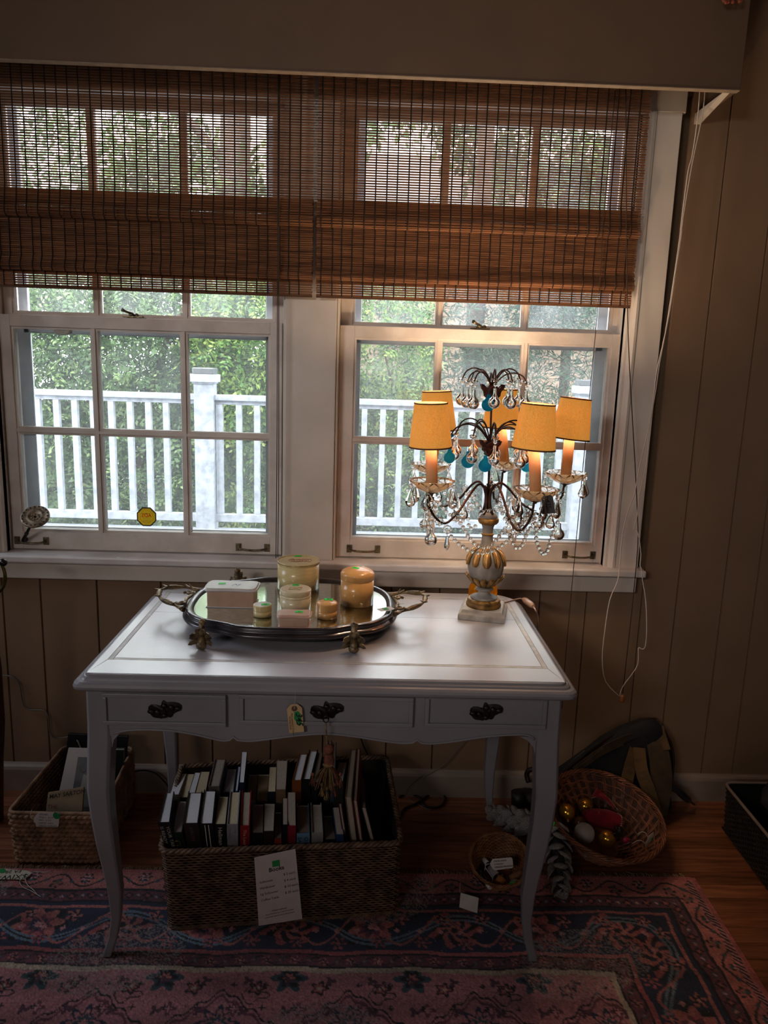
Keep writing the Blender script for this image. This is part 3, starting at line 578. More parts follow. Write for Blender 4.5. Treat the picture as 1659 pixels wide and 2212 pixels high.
# triangulated strip so the concave edge stays true
top = [(p[0], p[2]) for p in poly[1:-1]]
for a, b in zip(top[:-1], top[1:]): fa.hexa([(a[0], yf_, a[1]), (b[0], yf_, b[1]), (b[0], yf_+.02, b[1]), (a[0], yf_+.02, a[1])], [(a[0], yf_, .738), (b[0], yf_, .738), (b[0], yf_+.02, .738), (a[0], yf_+.02, .738)])
fa.build('apron', DP, desk, w=True)
MB().tube([(p.x, yf_-.001, p.z+.002) for p in scl], .0028, 6).build('apron_bead', DP, desk, w=True)
MB().box((-.62, -.76, .63), (-.60, -.13, .738)).box((.452, -.76, .63), (.472, -.13, .738)).box((-.6, -.15, .63), (.455, -.13, .738)).build('side_rail', DP, desk, w=True, bevel=.002)
def drawer(a, b):
    x0, z1 = P(*a, yf_).x, P(*a, yf_).z; x1, z0 = P(*b, yf_).x, P(*b, yf_).z
    y = yf_-.0005
    d = MB().box((x0, y-.004, z0), (x1, y, z1)); fr = .010
    d.box((x0, y-.010, z0), (x1, y-.004, z0+fr)).box((x0, y-.010, z1-fr), (x1, y-.004, z1)).box((x0, y-.010, z0+fr), (x0+fr, y-.004, z1-fr)).box((x1-fr, y-.010, z0+fr), (x1, y-.004, z1-fr))
    o = d.build('drawer', DP, desk, w=True, bevel=.0018)
    xc, zc = (x0+x1)/2, (z0+z1)/2; e = MB()
    pts = []
    for i in range(40):
        a_ = 2*PI*i/40; rr = .017+.019*abs(math.cos(a_))**5+.003*math.sin(5*a_)+.002*math.cos(7*a_)
        pts.append((xc+rr*math.cos(a_)*1.05, y-.006, zc+rr*math.sin(a_)*1.15+(.005*math.cos(a_))))
    c0 = Vector((xc, y-.0105, zc)); vs = [c0]+[Vector(p) for p in pts]+[Vector((p[0], y-.004, p[2])) for p in pts]
    e.add(vs, [(0, 1+i, 1+(i+1) % 40) for i in range(40)]+[(1+i, 41+i, 41+(i+1) % 40, 1+(i+1) % 40) for i in range(40)])
    for s in (-1, 1): e.sphere((xc+s*.030, y-.008, zc+s*.004), .0075, 8, 5, (1.2, .6, .8)); e.sphere((xc+s*.016, y-.0095, zc+.006*s), .008, 8, 5, (1, .5, 1))
    e.sphere((xc, y-.010, zc+.011), .008, 8, 5, (1, .5, .8)); e.sphere((xc, y-.010, zc-.013), .007, 8, 5, (1, .5, .8))
    pl = e.build('keyhole_plate', mat('dark_bronze', '3a332e', '1f1b19', scale=60, rough=.4, metal=.7), o, w=True)
    MB().lathe([(.0045, -.003), (.0045, .003)], 12, Matrix.Translation((xc, y-.013, zc)) @ Matrix.Rotation(R(90), 4, 'X')).build('keyhole', mat('black_hole', '050505', rough=.9), o, w=True)
    return xc, zc
drawer((222, 1494), (490, 1567)); kx, kz = drawer((518, 1497), (891, 1568)); drawer((919, 1498), (1177, 1572))
def leg(cx_, sgn, front):
    # (z, centre offset outward, half size, forward)
    L = [(.738, .0, .027, 0), (.64, .0, .0275, 0), (.61, .0, .028, .001), (.56, .002, .0275, .006), (.48, .006, .0265, .010), (.41, .004, .0245, .009), (.336, -.001, .0225, .005), (.25, -.007, .0190, -.003), (.185, -.011, .0165, -.010), (.108, -.0085, .0120, -.014), (.055, -.001, .0108, -.009), (.02, .009, .0112, 0), (.0, .012, .0105, .003)]
    yy = (yf_+.024) if front else -.152
    fs = -1 if front else 1
    rs = []
    for z, o_, h, f_ in L:
        if front: z = max(z, .0076+.0004*(z > 0))
        X = cx_+sgn*o_; Yc = yy+fs*f_+fs*0
        if front: Yc += (.027-h)*.2
        c_ = h*.25
        rs.append([(X-h+c_, Yc-h, z), (X+h-c_, Yc-h, z), (X+h, Yc-h+c_, z), (X+h, Yc+h-c_, z), (X+h-c_, Yc+h, z), (X-h+c_, Yc+h, z), (X-h, Yc+h-c_, z), (X-h, Yc-h+c_, z)])
    m = MB().rings(rs[::-1], smooth=False)
    b = MB()
    o = m.build('leg', DP, desk, w=True, bevel=.0015)
leg(-.5995, -1, True); leg(.4495, 1, True); leg(-.605, -1, False); leg(.445, 1, False)
# knee blocks where apron meets leg
for x, s in ((-.571, 1), (.421, -1)):
    MB().prism([(x, yf_-.001, .632), (x, yf_-.001, .585), (x+s*.006, yf_-.001, .606), (x+s*.02, yf_-.001, .622), (x+s*.04, yf_-.001, .632)][::s], (0, .02, 0)).build('knee_bracket', DP, desk, w=True)
# key with tassel, price tag
ky = yf_-.016
kt = thing('key_tassel', 'rust and olive key tassel hanging from the middle drawer lock', 'tassel', (kx, ky, P(712, 1712, -.80).z))
MB().tube([(kx, ky+.012, kz), (kx, ky-.012, kz)], .0022, 8).build('key', DM, kt, w=True); kk = MB().tube([(kx+.006*math.cos(a), ky-.013, kz-.010+.008*math.sin(a)) for a in np.linspace(0, 2*PI, 14)], .0014, 6).build('key_bow', DM, kt, w=True)
TA = mat('tassel_rust', '9a5a48', '5e3a30', scale=80, rough=.9); TB = mat('tassel_olive', '9c8250', '5a4a30', scale=80, rough=.9)
tp = P(707, 1608, -.80); k_ = Vector((kx, ky-.013, kz-.018)); MB().tube(smooth_path([k_, (k_+tp)/2+Vector((-.001, 0, 0)), tp], 4), .0016, 6).build('twisted_cord', TB, kt, w=True)
MB().sphere(P(710, 1618, -.80), .0125, 10, 8, (1, 1, .9)).build('knot', TA, kt, w=True); MB().lathe([(.008, .0), (.012, -.012), (.0125, -.022), (.009, -.030)], 14, Matrix.Translation(P(711, 1628, -.80))).build('wrapped_neck', TA, kt, w=True)
MB().sphere(P(709, 1652, -.805), .010, 10, 6, (1.4, .8, .6)).build('bow_knot', TB, kt, w=True)
T0 = P(710, 1650, -.80)
for mname, M_, seed in (('tassel_strands', TB, 0), ('tassel_strands', TA, 1)):
    s_ = MB()
    for i in range(46):
        a = U(0, 2*PI); r1 = U(.004, .033); e_ = T0+Vector((r1*math.cos(a)*1.15, r1*math.sin(a)*.6, -U(.045, .062))); m_ = T0+Vector((r1*math.cos(a)*.7, r1*math.sin(a)*.4, -.02))
        s_.tube([T0, m_, e_], .0009, 3, False)
    s_.build(mname, M_, kt, w=True, kind='stuff')
for i, px_ in enumerate([(675, 1690), (695, 1712), (706, 1720), (722, 1712), (735, 1690), (715, 1695)]):
    c = P(px_[0], px_[1]-14, -.812+.006*(i % 3)); s_ = MB(); s_.sphere(c+Vector((0, 0, .004)), .0045, 8, 5)
    for j in range(16): a = U(0, 2*PI); s_.tube([c, c+Vector((.007*math.cos(a), .006*math.sin(a), -.024))], .0009, 3, False)
    s_.build('small_tassel', TB if i in (1, 2) else TA, kt, w=True)
def tagpoly(c, X, Yv, w, h, n=None, cut=.28, notch=True):
    X = Vector(X).normalized(); Yv = Vector(Yv).normalized(); k = w*cut
    return [c+X*a+Yv*b for a, b in ((-w/2, -h/2), (w/2, -h/2), (w/2, h/2-k), (w/2-k, h/2), (-w/2+k, h/2), (-w/2, h/2-k))]
c = P(638, 1552, -.792); X = (P(660, 1545, -.792)-P(617, 1549, -.792)); Yv = P(634, 1519, -.792)-P(640, 1585, -.792)
pt = thing('price_tag', 'manila price tag with green scribble hanging from the desk edge', 'tag', tuple(c))
MB().prism(tagpoly(c, X, Yv, .0345, .070), (0, .0006, 0)).build('card', CREAMTAG, pt, w=True)
Xn, Yn = X.normalized(), Yv.normalized(); hc = c+Yn*.0245
MB().prism([hc+Xn*.007*math.cos(a)+Yn*.007*math.sin(a)+Vector((0, -.0004, 0)) for a in np.linspace(0, 2*PI, 17)[:-1]], (0, .0004, 0)).build('reinforcement', mat('kraft_ring', '6a4c38', rough=.8), pt, w=True)
MB().tube(smooth_path([hc+Vector((0, -.001, 0)), hc+Yn*.012+Vector((.001, -.001, 0)), Vector((hc.x+.003, -.806, .735)), Vector((hc.x+.004, -.815, .748))], 4), .0006, 5).build('string', STRING, pt, w=True)
MB().prism([c+Xn*a+Yn*b+Vector((0, -.0004, 0)) for a, b in ((-.001, .016), (.008, .018), (.013, .010), (.014, -.004), (.013, -.016), (.008, -.020), (.002, -.010), (-.003, 0))], (0, .0003, 0)).build('green_mark', mat('green_marker', '1f8a48', rough=.7), pt, w=True)
text('writing', '345', .021, INK, pt, c+Xn*.002+Yn*.014+Vector((0, -.0009, 0)), -Yn, Xn, shear=.3, bold=.0003)
text('writing', 'Pale painted 3 Drawer', .0062, mat('purple_ink', '3c2238', rough=.7), pt, c-Xn*.009+Yn*.015+Vector((0, -.0009, 0)), -Yn, Xn, shear=.3); text('writing', 'Writing Desk', .0062, mat('purple_ink', '3c2238'), pt, c-Xn*.0145+Yn*.008+Vector((0, -.0009, 0)), -Yn, Xn, shear=.3)
# ================================================================== mirrored tray
TY = -.385; TX = -.192; TZ = .818
tr = thing('mirror_tray', 'large oval mirrored tray with dark frame and leafy bronze feet', 'tray', (TX, TY, .7724))
def tray_out(s, n=96):
    pts = []
    A, B = .290, .240
    for i in range(n):
        a = 2*PI*i/n; ca, sa = math.cos(a), math.sin(a)
        e = 2.55; r = (abs(ca/A)**e+abs(sa/B)**e)**(-1/e)
        r *= 1+.035*math.cos(4*a)*0-.030*max(0, math.cos(4*(a-PI/4)))**2*0
        r += .010*math.cos(a*2)**2*(1 if abs(sa) > .7 else 0)*0
        # lobed plan: waisted near the feet
        r -= .012*math.exp(-((abs(abs(ca)*A-.185)/.035)**2))*(1 if abs(sa) > .5 else 0)
        pts.append(((r-s)*ca, (r-s)*sa))
    return pts
FRM = mat('dark_tray_frame', '4c484c', '343034', scale=20, rough=.28, metal=.6, coat=.4)
pr_ = [(.012, -.022), (.002, -.020), (-.004, -.014), (-.002, -.009), (.006, -.007), (.009, -.004), (.006, .001), (.008, .006), (.014, .009), (.020, .007), (.026, .002), (.027, -.001)]
m = MB(); 
for i_, z in pr_: pass
m.rings([[(TX+p[0], TY+p[1], TZ+z) for p in tray_out(i_)] for i_, z in pr_], cap=False); m.build('frame', FRM, tr, w=True)
q = [(TX+p[0], TY+p[1], TZ-.001) for p in tray_out(.0262)]; MB().prism(q, (0, 0, .001)).build('mirror', None or mat('old_mirror', 'dfe6e0', 'b9beb2', scale=60, rough=.06, metal=1.0, bump=.02, bscale=200, stretch=(1, 6, 1)), tr, w=True)
q = [(TX+p[0], TY+p[1], TZ-.020) for p in tray_out(.012)]; MB().prism(q, (0, 0, .008)).build('underside', mat('dark_wood_back', '221c1a', rough=.7), tr, w=True)
BZ = mat('leafy_bronze', '9a8562', '54463a', scale=45, rough=.45, metal=.55, bump=.25, bscale=100)
def leafm(mb, base, d, up, L, w, curl, n=6):
    """curled acanthus leaf: a ribbed, thick curved blade"""
    d = Vector(d).normalized(); up = Vector(up).normalized(); s = d.cross(up).normalized(); rows = []
    for i in range(n+1):
        t = i/n; ww = w*math.sin(PI*min(1, t*.92+.08))**.7*(1+.18*math.sin(t*18)); p = Vector(base)+d*(L*t)+up*(curl*t*t)
        rows.append([p-s*ww+up*(-.15*ww), p-s*ww*.45+up*.25*ww, p, p+s*ww*.45+up*.25*ww, p+s*ww+up*(-.15*ww), p-up*.4*w])
    mb.rings(rows, True, True, True)
def foot(px, py, scale=1.0, yo=0):
    p = Vector((px, py, 0)); out = Vector((0, -1, 0)) if py < TY else Vector((0, 1, 0))
    m = MB(); b = Vector((px, py, TZ-.012))+out*.010
    for i, a in enumerate((-1.25, -.75, -.25, .25, .75, 1.25)):
        d = Vector((math.sin(a), out.y*.35, math.cos(a)*.55 if i in (2, 3) else -.25+.5*math.cos(a))); leafm(m, b, d, out+Vector((0, 0, .3)), .030*scale, .0085*scale, .010)
    for a in (-.9, .9): leafm(m, b-Vector((0, 0, .006)), Vector((math.sin(a)*1.2, out.y*.3, -.35)), out, .034*scale, .008, .012)
    m.tube([b+Vector((0, 0, .004)), b+out*.006+Vector((0, 0, .016)), b+out*.002+Vector((0, 0, .028)), b-out*.003+Vector((0, 0, .033))], [.009, .009, .0075, .008], 8)
    m.sphere(b+Vector((0, 0, .034))-out*.002, .0095, 10, 7, (1, .9, 1))
    m.tube([b-Vector((0, 0, .004)), b+out*.012-Vector((0, 0, .014)), Vector((b.x, b.y, .784))+out*.010], [.012, .010, .008], 8); m.sphere((b.x, b.y+out.y*.010, .7835), .0108, 12, 8, (1.25, 1.1, 1))
    m.build('foot', BZ, tr, w=True)
fx = (G(440, 1372, .80).x, G(765, 1378, .80).x)
foot(fx[0], TY-.228, 1.0); foot(fx[1], TY-.228, 1.0); foot(-.385, TY+.228); foot(0.0, TY+.228)
def handle(sx):
    m = MB(); bx = TX+sx*.285; z = TZ+.004
    pa = smooth_path([(bx-sx*.01, TY+.075, z), (bx+sx*.025, TY+.082, z+.008), (bx+sx*.075, TY+.060, z+.014), (bx+sx*.088, TY+.02, z+.014), (bx+sx*.075, TY-.025, z+.010), (bx+sx*.030, TY-.062, z+.004), (bx-sx*.004, TY-.085, z-.002)], 5)
    n_ = len(pa); m.tube(pa, [.0055+.0022*math.sin(i*.9) for i in range(n_)], 8)
    for cy, s2 in ((.045, 1), (-.045, -1)):   # inner scrolls
        m.tube([(bx+sx*(.012+.014*(1-t)*math.cos(t*9)), TY+cy+s2*.014*(1-t)*math.sin(t*9), z+.004) for t in np.linspace(0, .85, 16)], .004, 7)
    m.tube([(bx, TY+.06, z), (bx+sx*.010, TY, z), (bx, TY-.06, z)], .005, 7)
    for i in (3, 9, 13, 18, 24, 27):
        if i < n_-1:
            t_ = (pa[i+1]-pa[i]).normalized(); leafm(m, pa[i], t_+Vector((sx*.5, 0, .2)), (0, 0, 1), .026, .008, .006); leafm(m, pa[i], t_+Vector((-sx*.4, 0, .3)), (0, 0, 1), .018, .006, .004)
    m.build('handle', BZ, tr, w=True)
handle(-1); handle(1)
mt = G(835, 1325, TZ+.002); tg = thing('tray_tag', 'small white tag with green square lying on the tray by the right handle', 'tag', mt)
Xt = Vector((.83, .55, .0)); Yt = Vector((-.55, .83, 0))
MB().prism([mt+Xt*a+Yt*b+Vector((0, 0, .0125)) for a, b in ((-.026, -.012), (.012, -.014), (.020, -.008), (.020, .008), (.012, .014), (-.026, .012))], (0, 0, .0005)).build('card', PAPER, tg, w=True)
MB().prism([mt+Xt*a+Yt*b+Vector((0, 0, .0130)) for a, b in ((-.012, -.008), (.004, -.008), (.004, .008), (-.012, .008))], (0, 0, .0004)).build('green_square', mat('green_marker', '1f8a48'), tg, w=True)
MB().tube(smooth_path([mt+Xt*.018+Vector((0, 0, .013)), mt+Xt*.034+Vector((0, 0, .020)), mt+Xt*.06+Vector((0, .01, .014))], 4), .0006, 5).build('string', STRING, tg, w=True)
# ------------------------------------------------------------------ celluloid boxes on the tray
IVY = mat('yellow_ivory', 'ecd79c', 'e2ca8c', scale=30, rough=.3, coat=.3, stretch=(1, 1, 6)); IVC = mat('cream_ivory', 'ebddb8', 'e0cfa8', scale=30, rough=.3, coat=.3)
IVO = mat('honey_ivory', 'e8b06c', 'dca05c', scale=30, rough=.28, coat=.35); IVP = mat('pinkish_ivory', 'dcbaa4', 'd0aa94', scale=24, rough=.35, coat=.2); IVW = mat('pale_lid', 'd8d3cc', 'c8c2ba', scale=30, rough=.35)
def sticker(root, p, s=.012, rot=.2, n=(0, 0, 1), txt=''):
    p = Vector(p); M = Matrix.Translation(p) @ Vector(n).to_track_quat('Z', 'Y').to_matrix().to_4x4() @ Matrix.Rotation(rot, 4, 'Z')
    MB().box((-s, -s*.66, 0), (s, s*.66, .0006), M).build('green_sticker', GREEN, root, w=True, label='bright green price sticker')
    if txt: text('writing', txt, s*.95, INK, root, M @ Vector((-s*.65, -s*.32, .0009)), M.to_3x3() @ Vector((1, 0, 0)), M.to_3x3() @ Vector((0, 1, 0)))
def rbox(name, label, xc, yf, r, zt, m, body, lidz, dome=0, grooves=(), seglip=.0008):
    z0 = TZ+.0002; t = thing(name, label, 'box', (xc, yf, z0), group='celluloid boxes on the mirrored tray'); h = zt-z0
    pb = [(r*.96, 0), (r*.985, .002), (r*.985, lidz-h*.01)]
    MB().lathe([(r*.2, 0)]+[(r*.985-.0, z) for z in (.001, lidz)], 48).build('body', m, t)
    pl = [(r*.99, lidz), (r, lidz+.001)]
    for g in grooves: pl += [(r, g-.0018), (r*.975, g-.0006), (r*.975, g+.0006), (r, g+.0018)]
    if dome: pl += [(r*1.01, h-dome-.003), (r*1.015, h-dome)]+[(r*1.0*math.cos(a), h-dome+dome*math.sin(a)) for a in np.linspace(.15, 1.5, 9)]
    else: pl += [(r, h-.0035), (r*.985, h-.001), (r*.95, h)]
    MB().lathe(pl, 48).build('lid', m, t); return t, z0+h
x_, y_ = -.189, -.235; t1, zt = rbox('round_box', 'largest round ivory box with red monogram lid at the tray back', x_, y_, .0625, P(640, 1211, y_).z, IVY, 0, .075, grooves=(.083,))
MO = mat('red_monogram', 'b0605a', rough=.6); mo = MB()
for k in range(7):
    cx, cyy = x_+.004+(k-3)*.0085, y_+.002; mo.tube([(cx+.011*math.cos(a)*.8, cyy+.013*math.sin(a)+.004*math.sin(2*a+k), zt+.0004) for a in np.linspace(0, 2*PI, 18)], .0005, 4)
mo.build('monogram', MO, t1, w=True); sticker(t1, (x_-.006, y_+.052, zt+.0005), .011, .1)
x_, y_ = -.178, -.445; t2, zt = rbox('round_box', 'medium round cream box with etched square on its lid', x_, y_, .0425, P(634, 1271, y_).z, IVC, 0, .040, grooves=(.046,))
ed = MB(); 
for a, b in (((-.018, -.012), (.014, -.013)), ((.014, -.013), (.018, .010)), ((.018, .010), (-.013, .012)), ((-.013, .012), (-.018, -.012)), ((-.013, .012), (.014, -.013)), ((-.018, -.012), (.018, .010))): ed.tube([(x_+a[0], y_+a[1], zt+.0003), (x_+b[0], y_+b[1], zt+.0003)], .0005, 4)
ed.build('etching', mat('etch_gold', 'a8905a', rough=.5), t2, w=True); sticker(t2, (x_-.002, y_+.030, zt+.0005), .0095, .05, txt='48')
x_, y_ = -.012, -.375; t3, zt = rbox('canister', 'honey coloured round canister with domed lid on the right of the tray', x_, y_, .047, P(770, 1225, y_).z, IVO, 0, .072, dome=.018)
sticker(t3, (x_-.006, y_-.010, zt-.0008), .0095, -.2, (-.10, -.22, 1), '50'); MB().lathe([(.0085, 0), (.0085, .0006)], 20, Matrix.Translation((x_+.010, y_+.010, zt-.0012)) @ Matrix.Rotation(.12, 4, 'X')).build('white_sticker', PAPER, t3, w=True)
text('writing', '75', .009, INK, t3, (x_+.005, y_+.007, zt+.0002), (1, 0, 0), (0, 1, 0))
x_, y_ = -.260, -.498; t4, zt = rbox('pill_box', 'tiny round box with pale etched lid left of the medium box', x_, y_, .0245, P(564, 1305, y_).z, IVY, 0, .016)
MB().lathe([(.021, 0), (.021, .0004)], 24, Matrix.Translation((x_, y_, zt))).build('lid_inlay', IVW, t4, w=True); sticker(t4, (x_+.008, y_-.004, zt+.0008), .0105, .1, txt='38')
x_, y_ = -.089, -.50; t5, zt = rbox('pill_box', 'tiny round honey coloured box near the canister', x_, y_, .0268, P(706, 1297, y_).z, IVO, 0, .020, dome=.006)
sticker(t5, (x_+.003, y_+.008, zt+.0003), .0115, -.1, txt='38')
def rectbox(name, label, x0, x1, yf, yb, zt, m, lipm, ov, waist, lid2=None):
    z0 = TZ+.0002; t = thing(name, label, 'box', ((x0+x1)/2, (yf+yb)/2, z0), group='celluloid boxes on the mirrored tray'); h = zt-z0; xc, yc = (x0+x1)/2, (yf+yb)/2
    MB().box((x0, yf, z0+.002), (x1, yb, zt-.008)).build('body', m, t, w=True, bevel=.002); MB().box((x0-.003, yf-.003, z0), (x1+.003, yb+.003, z0+.0022)).build('foot_plate', lipm, t, w=True, bevel=.001)
    def ol(s):
        a, b = (x1-x0)/2+ov-s, (yb-yf)/2+ov-s; n = 60; pts = []
        for i in range(n):
            th = 2*PI*i/n; e = 8; c_, s_ = math.cos(th), math.sin(th); r = (abs(c_/a)**e+abs(s_/b)**e)**(-1/e)
            x, y = r*c_, r*s_; y *= 1-waist*math.cos(PI*x/(2*a))**2 if True else 1; x *= 1+waist*.3*math.cos(PI*y/(2*b))
            pts.append((xc+x, yc+y))
        return pts
    MB().rings([[(p[0], p[1], z) for p in ol(s)] for s, z in ((.003, zt-.009), (0, zt-.007), (0, zt-.004), (.0015, zt-.003))], smooth=False).build('lid', lipm, t, w=True)
    MB().rings([[(p[0], p[1], z) for p in ol(s)] for s, z in ((.004, zt-.0032), (.0045, zt-.001), (.0065, zt))], smooth=False).build('lid_top', lid2 or m, t, w=True)
    return t
t6 = rectbox('dresser_box', 'wide rectangular box with bowed white edged lid on the tray left', -.418, -.292, -.44, -.365, P(500, 1262, -.40).z, IVP, mat('white_lid_edge', 'e4e0e4', rough=.25), .009, .09, IVW)
zz = P(500, 1262, -.40).z; sticker(t6, (-.385, -.395, zz+.0003), .010, .15); text('writing', 'M', .026, mat('grey_monogram', '6a6a74', rough=.6), t6, (-.358, -.413, zz+.0004), (.95, -.2, 0), (.2, 1, 0), shear=.3)
t7 = rectbox('dresser_box', 'small pinkish rectangular box at the front of the tray', -.206, -.132, -.585, -.537, P(632, 1322, -.56).z, IVP, mat('pink_edge', 'd8b0a0', rough=.3), .006, .10)
zz = P(632, 1322, -.56).z; sticker(t7, (-.158, -.558, zz+.0004), .010, -.05, txt='24')
# ================================================================== candelabra lamp
LX, LY = .357, -.312
IRON = mat('rusty_iron', '5a3a2e', '33221c', scale=50, rough=.5, metal=.6, bump=.15, bscale=120)
GOLD = mat('old_gilding', 'b08648', '6c4e2c', scale=40, rough=.48, metal=.45, bump=.25, bscale=90)
CHALK = mat('chalky_grey_paint', 'b3aaa0', '8f877e', scale=22, rough=.65, bump=.12, bscale=60)
MARB = mat('worn_white_wood', 'cfc8c0', 'a1978c', scale=26, rough=.5, bump=.12)
CRY = crystal_mat('clear_crystal', (1, .99, .97)); CRYW = crystal_mat('bobeche_glass', (1, .96, .9), mixc=((1, .90, .72), .09)); BLUE = crystal_mat('blue_glass', (.10, .62, .82), mixc=((.12, .72, 1.0), .8), rough=.05); AMB = crystal_mat('amber_glass', (.95, .55, .12), mixc=((.95, .52, .10), .5), rough=.08)
lamp = thing('candelabra_lamp', 'crystal hung five light candelabra lamp with orange shades', 'lamp', (LX, LY, .7724))
ba = R(-13.5); MB_ = Matrix.Translation((LX, LY, .7724)) @ Matrix.Rotation(ba, 4, 'Z')
h = .0665
def sq(s, z): return [tuple(MB_ @ Vector((a*s, b*s, z))) for a, b in ((-1, -1), (1, -1), (1, 1), (-1, 1))]
MB().rings([sq(h, 0), sq(h, .015), sq(h-.0015, .0165), sq(h-.006, .020), sq(h-.010, .027), sq(h-.013, .0285)], smooth=False).build('square_base', MARB, lamp, w=True, bevel=.0012)
def lz(prof, n=32, **k): return MB().lathe(prof, n, Matrix.Translation((LX, LY, 0)), **k)
lz([(.050, .8008), (.0512, .804), (.0505, .809), (.047, .812), (.0465, .814), (.0485, .817), (.046, .822), (.040, .824)]).build('gilded_foot_ring', GOLD, lamp, w=True)
lz([(.039, .824), (.0395, .827), (.034, .830), (.024, .833), (.018, .838), (.0165, .843), (.019, .847), (.0255, .849), (.0262, .852), (.024, .855), (.016, .857)]).build('stem', CHALK, lamp, w=True)
urn = lz([(.016, .856), (.024, .862), (.037, .875), (.046, .890), (.051, .908), (.0525, .925), (.0505, .942), (.044, .957), (.033, .968), (.022, .976), (.018, .985), (.0165, .995), (.0155, 1.008), (.0148, 1.02), (.0155, 1.032), (.018, 1.040), (.020, 1.043)], 40).build('urn', CHALK, lamp, w=True)
cup = MB()
for i in range(14):
    a = 2*PI*i/14; d = Vector((math.cos(a), math.sin(a), 0)); rows = []
    for rr, z, w_ in ((.019, .858, .004), (.031, .866, .0075), (.044, .878, .0100), (.0515, .888, .0090), (.0555, .894, .0045), (.0570, .893, .0015)):
        s = Vector((-d.y, d.x, 0)); p = Vector((LX, LY, z))+d*rr
        rows.append([p-s*w_, p+d*.003, p+s*w_, p-d*.003])
    cup.rings(rows)
cup.build('gilded_leaf_cup', GOLD, urn, w=True)
for i in range(10):
    a = 2*PI*(i+.3)/10; d = Vector((math.cos(a), math.sin(a), 0)); s = Vector((-d.y, d.x, 0)); rows = []; rin = []
    for rr, z, w_ in ((.024, .977, .005), (.036, .969, .0085), (.0475, .958, .0115), (.0545, .944, .0128), (.0562, .933, .0110), (.0560, .926, .0055)):
        p = Vector((LX, LY, z))+d*rr; rows.append([p-s*w_-d*.002, p-s*w_*.6+d*.0022, p+s*w_*.6+d*.0022, p+s*w_-d*.002, p-d*.003]); rin.append([p-s*w_*.42+d*.002, p+d*.0042, p+s*w_*.42+d*.002, p])
    pe = MB().rings(rows).build('gilded_petal', GOLD, urn, w=True); MB().rings(rin[1:]).build('petal_facet', mat('pale_gilt', 'd8a468', 'c08c50', scale=60, rough=.35, metal=.4), pe, w=True)
lz([(.0145, 1.010), (.0175, 1.0115), (.0185, 1.014), (.0175, 1.0165), (.0145, 1.018)], wob=lambda a, z: 1+.05*math.sin(a*16)).build('beaded_ring', GOLD, lamp, w=True)
lz([(.018, 1.042), (.0245, 1.045), (.0285, 1.051), (.0285, 1.058), (.025, 1.062)], 48, wob=lambda a, z: 1+.045*abs(math.sin(a*8))).build('gadrooned_collar', GOLD, lamp, w=True)
lz([(.024, 1.061), (.0255, 1.063), (.0245, 1.068), (.018, 1.073), (.010, 1.077)]).build('top_disc', CHALK, lamp, w=True)
# centre spindle
topz = P(1063, 800, LY).z
Cc = lambda z: Vector((LX-.004-(z-1.08)*.022, LY, z))
MB().tube([Cc(1.07), Cc(1.30), Cc(topz-.03)], [.0032, .0030, .0028], 8).build('spindle', IRON, lamp, w=True)
col_ = MB()
for i in range(5):
    a = 2*PI*i/5+.3; col_.tube([Cc(z)+Vector((math.cos(a), math.sin(a), 0))*r for z, r in ((1.074, .022), (1.082, .013), (1.100, .0075), (1.125, .0070), (1.146, .012), (1.155, .021))], .0034, 7)
col_.build('spindle_cluster', IRON, lamp, w=True)
C5 = {'FL': ((933, 1052), -.445, 6), 'BL': ((930, 1014), -.165, 4), 'FR': ((1157, 1070), -.49, 5), 'R': ((1221, 1034), -.27, 3), 'Bk': ((1090, 1006), -.125, 1)}
def bead(mb, p, r): mb.sphere(p, r, 8, 6)
def pearm(mb, p, L, w_, n=8):   # faceted flat pear crystal hanging below p
    M = Matrix.Translation(Vector(p)) @ Matrix.Rotation(U(-.5, .5), 4, 'Z') @ Matrix.Diagonal((1, .45, 1, 1))
    mb.lathe([(.0012, 0), (w_*.28, -L*.12), (w_*.62, -L*.38), (w_*.95, -L*.62), (w_, -L*.74), (w_*.72, -L*.90), (w_*.15, -L)], n, M, smooth=False)
def ballm(mb, p, r, L, n=14):   # blown pear drop with long neck
    M = Matrix.Translation(Vector(p)); nk = L-2*r*.93
    mb.lathe([(r*.20, 0), (r*.28, -.002), (r*.26, -nk*.5), (r*.34, -nk*.85)]+[(r*math.sin(t), -nk-r+r*.98*math.cos(t)) for t in np.linspace(.55, PI-.05, 9)], n, M)
def rosette(mb, p, r, n=(0, -1, 0)):
    M = Matrix.Translation(Vector(p)) @ Vector(n).to_track_quat('Z', 'Y').to_matrix().to_4x4()
    mb.lathe([(r*.25, -.0015), (r*.7, -.002), (r, -.0005), (r*.85, .0022), (r*.45, .0030), (r*.2, .0015)], 24, M, smooth=False, wob=lambda a, z: 1+.13*math.cos(a*8))
SH = cloth_translucent('amber_shade_cloth', 'd8964c', 'eaa850', .10, .38, 'e8ae48', scale=300)
SHT = mat('shade_trim', '6e4424', rough=.8); WAX = cloth_translucent('glowing_candle_wax', 'd8b088', 'e8b070', .15, .13, 'e09048', scale=60)  # wax emission stands in for bulb glow on the sleeves
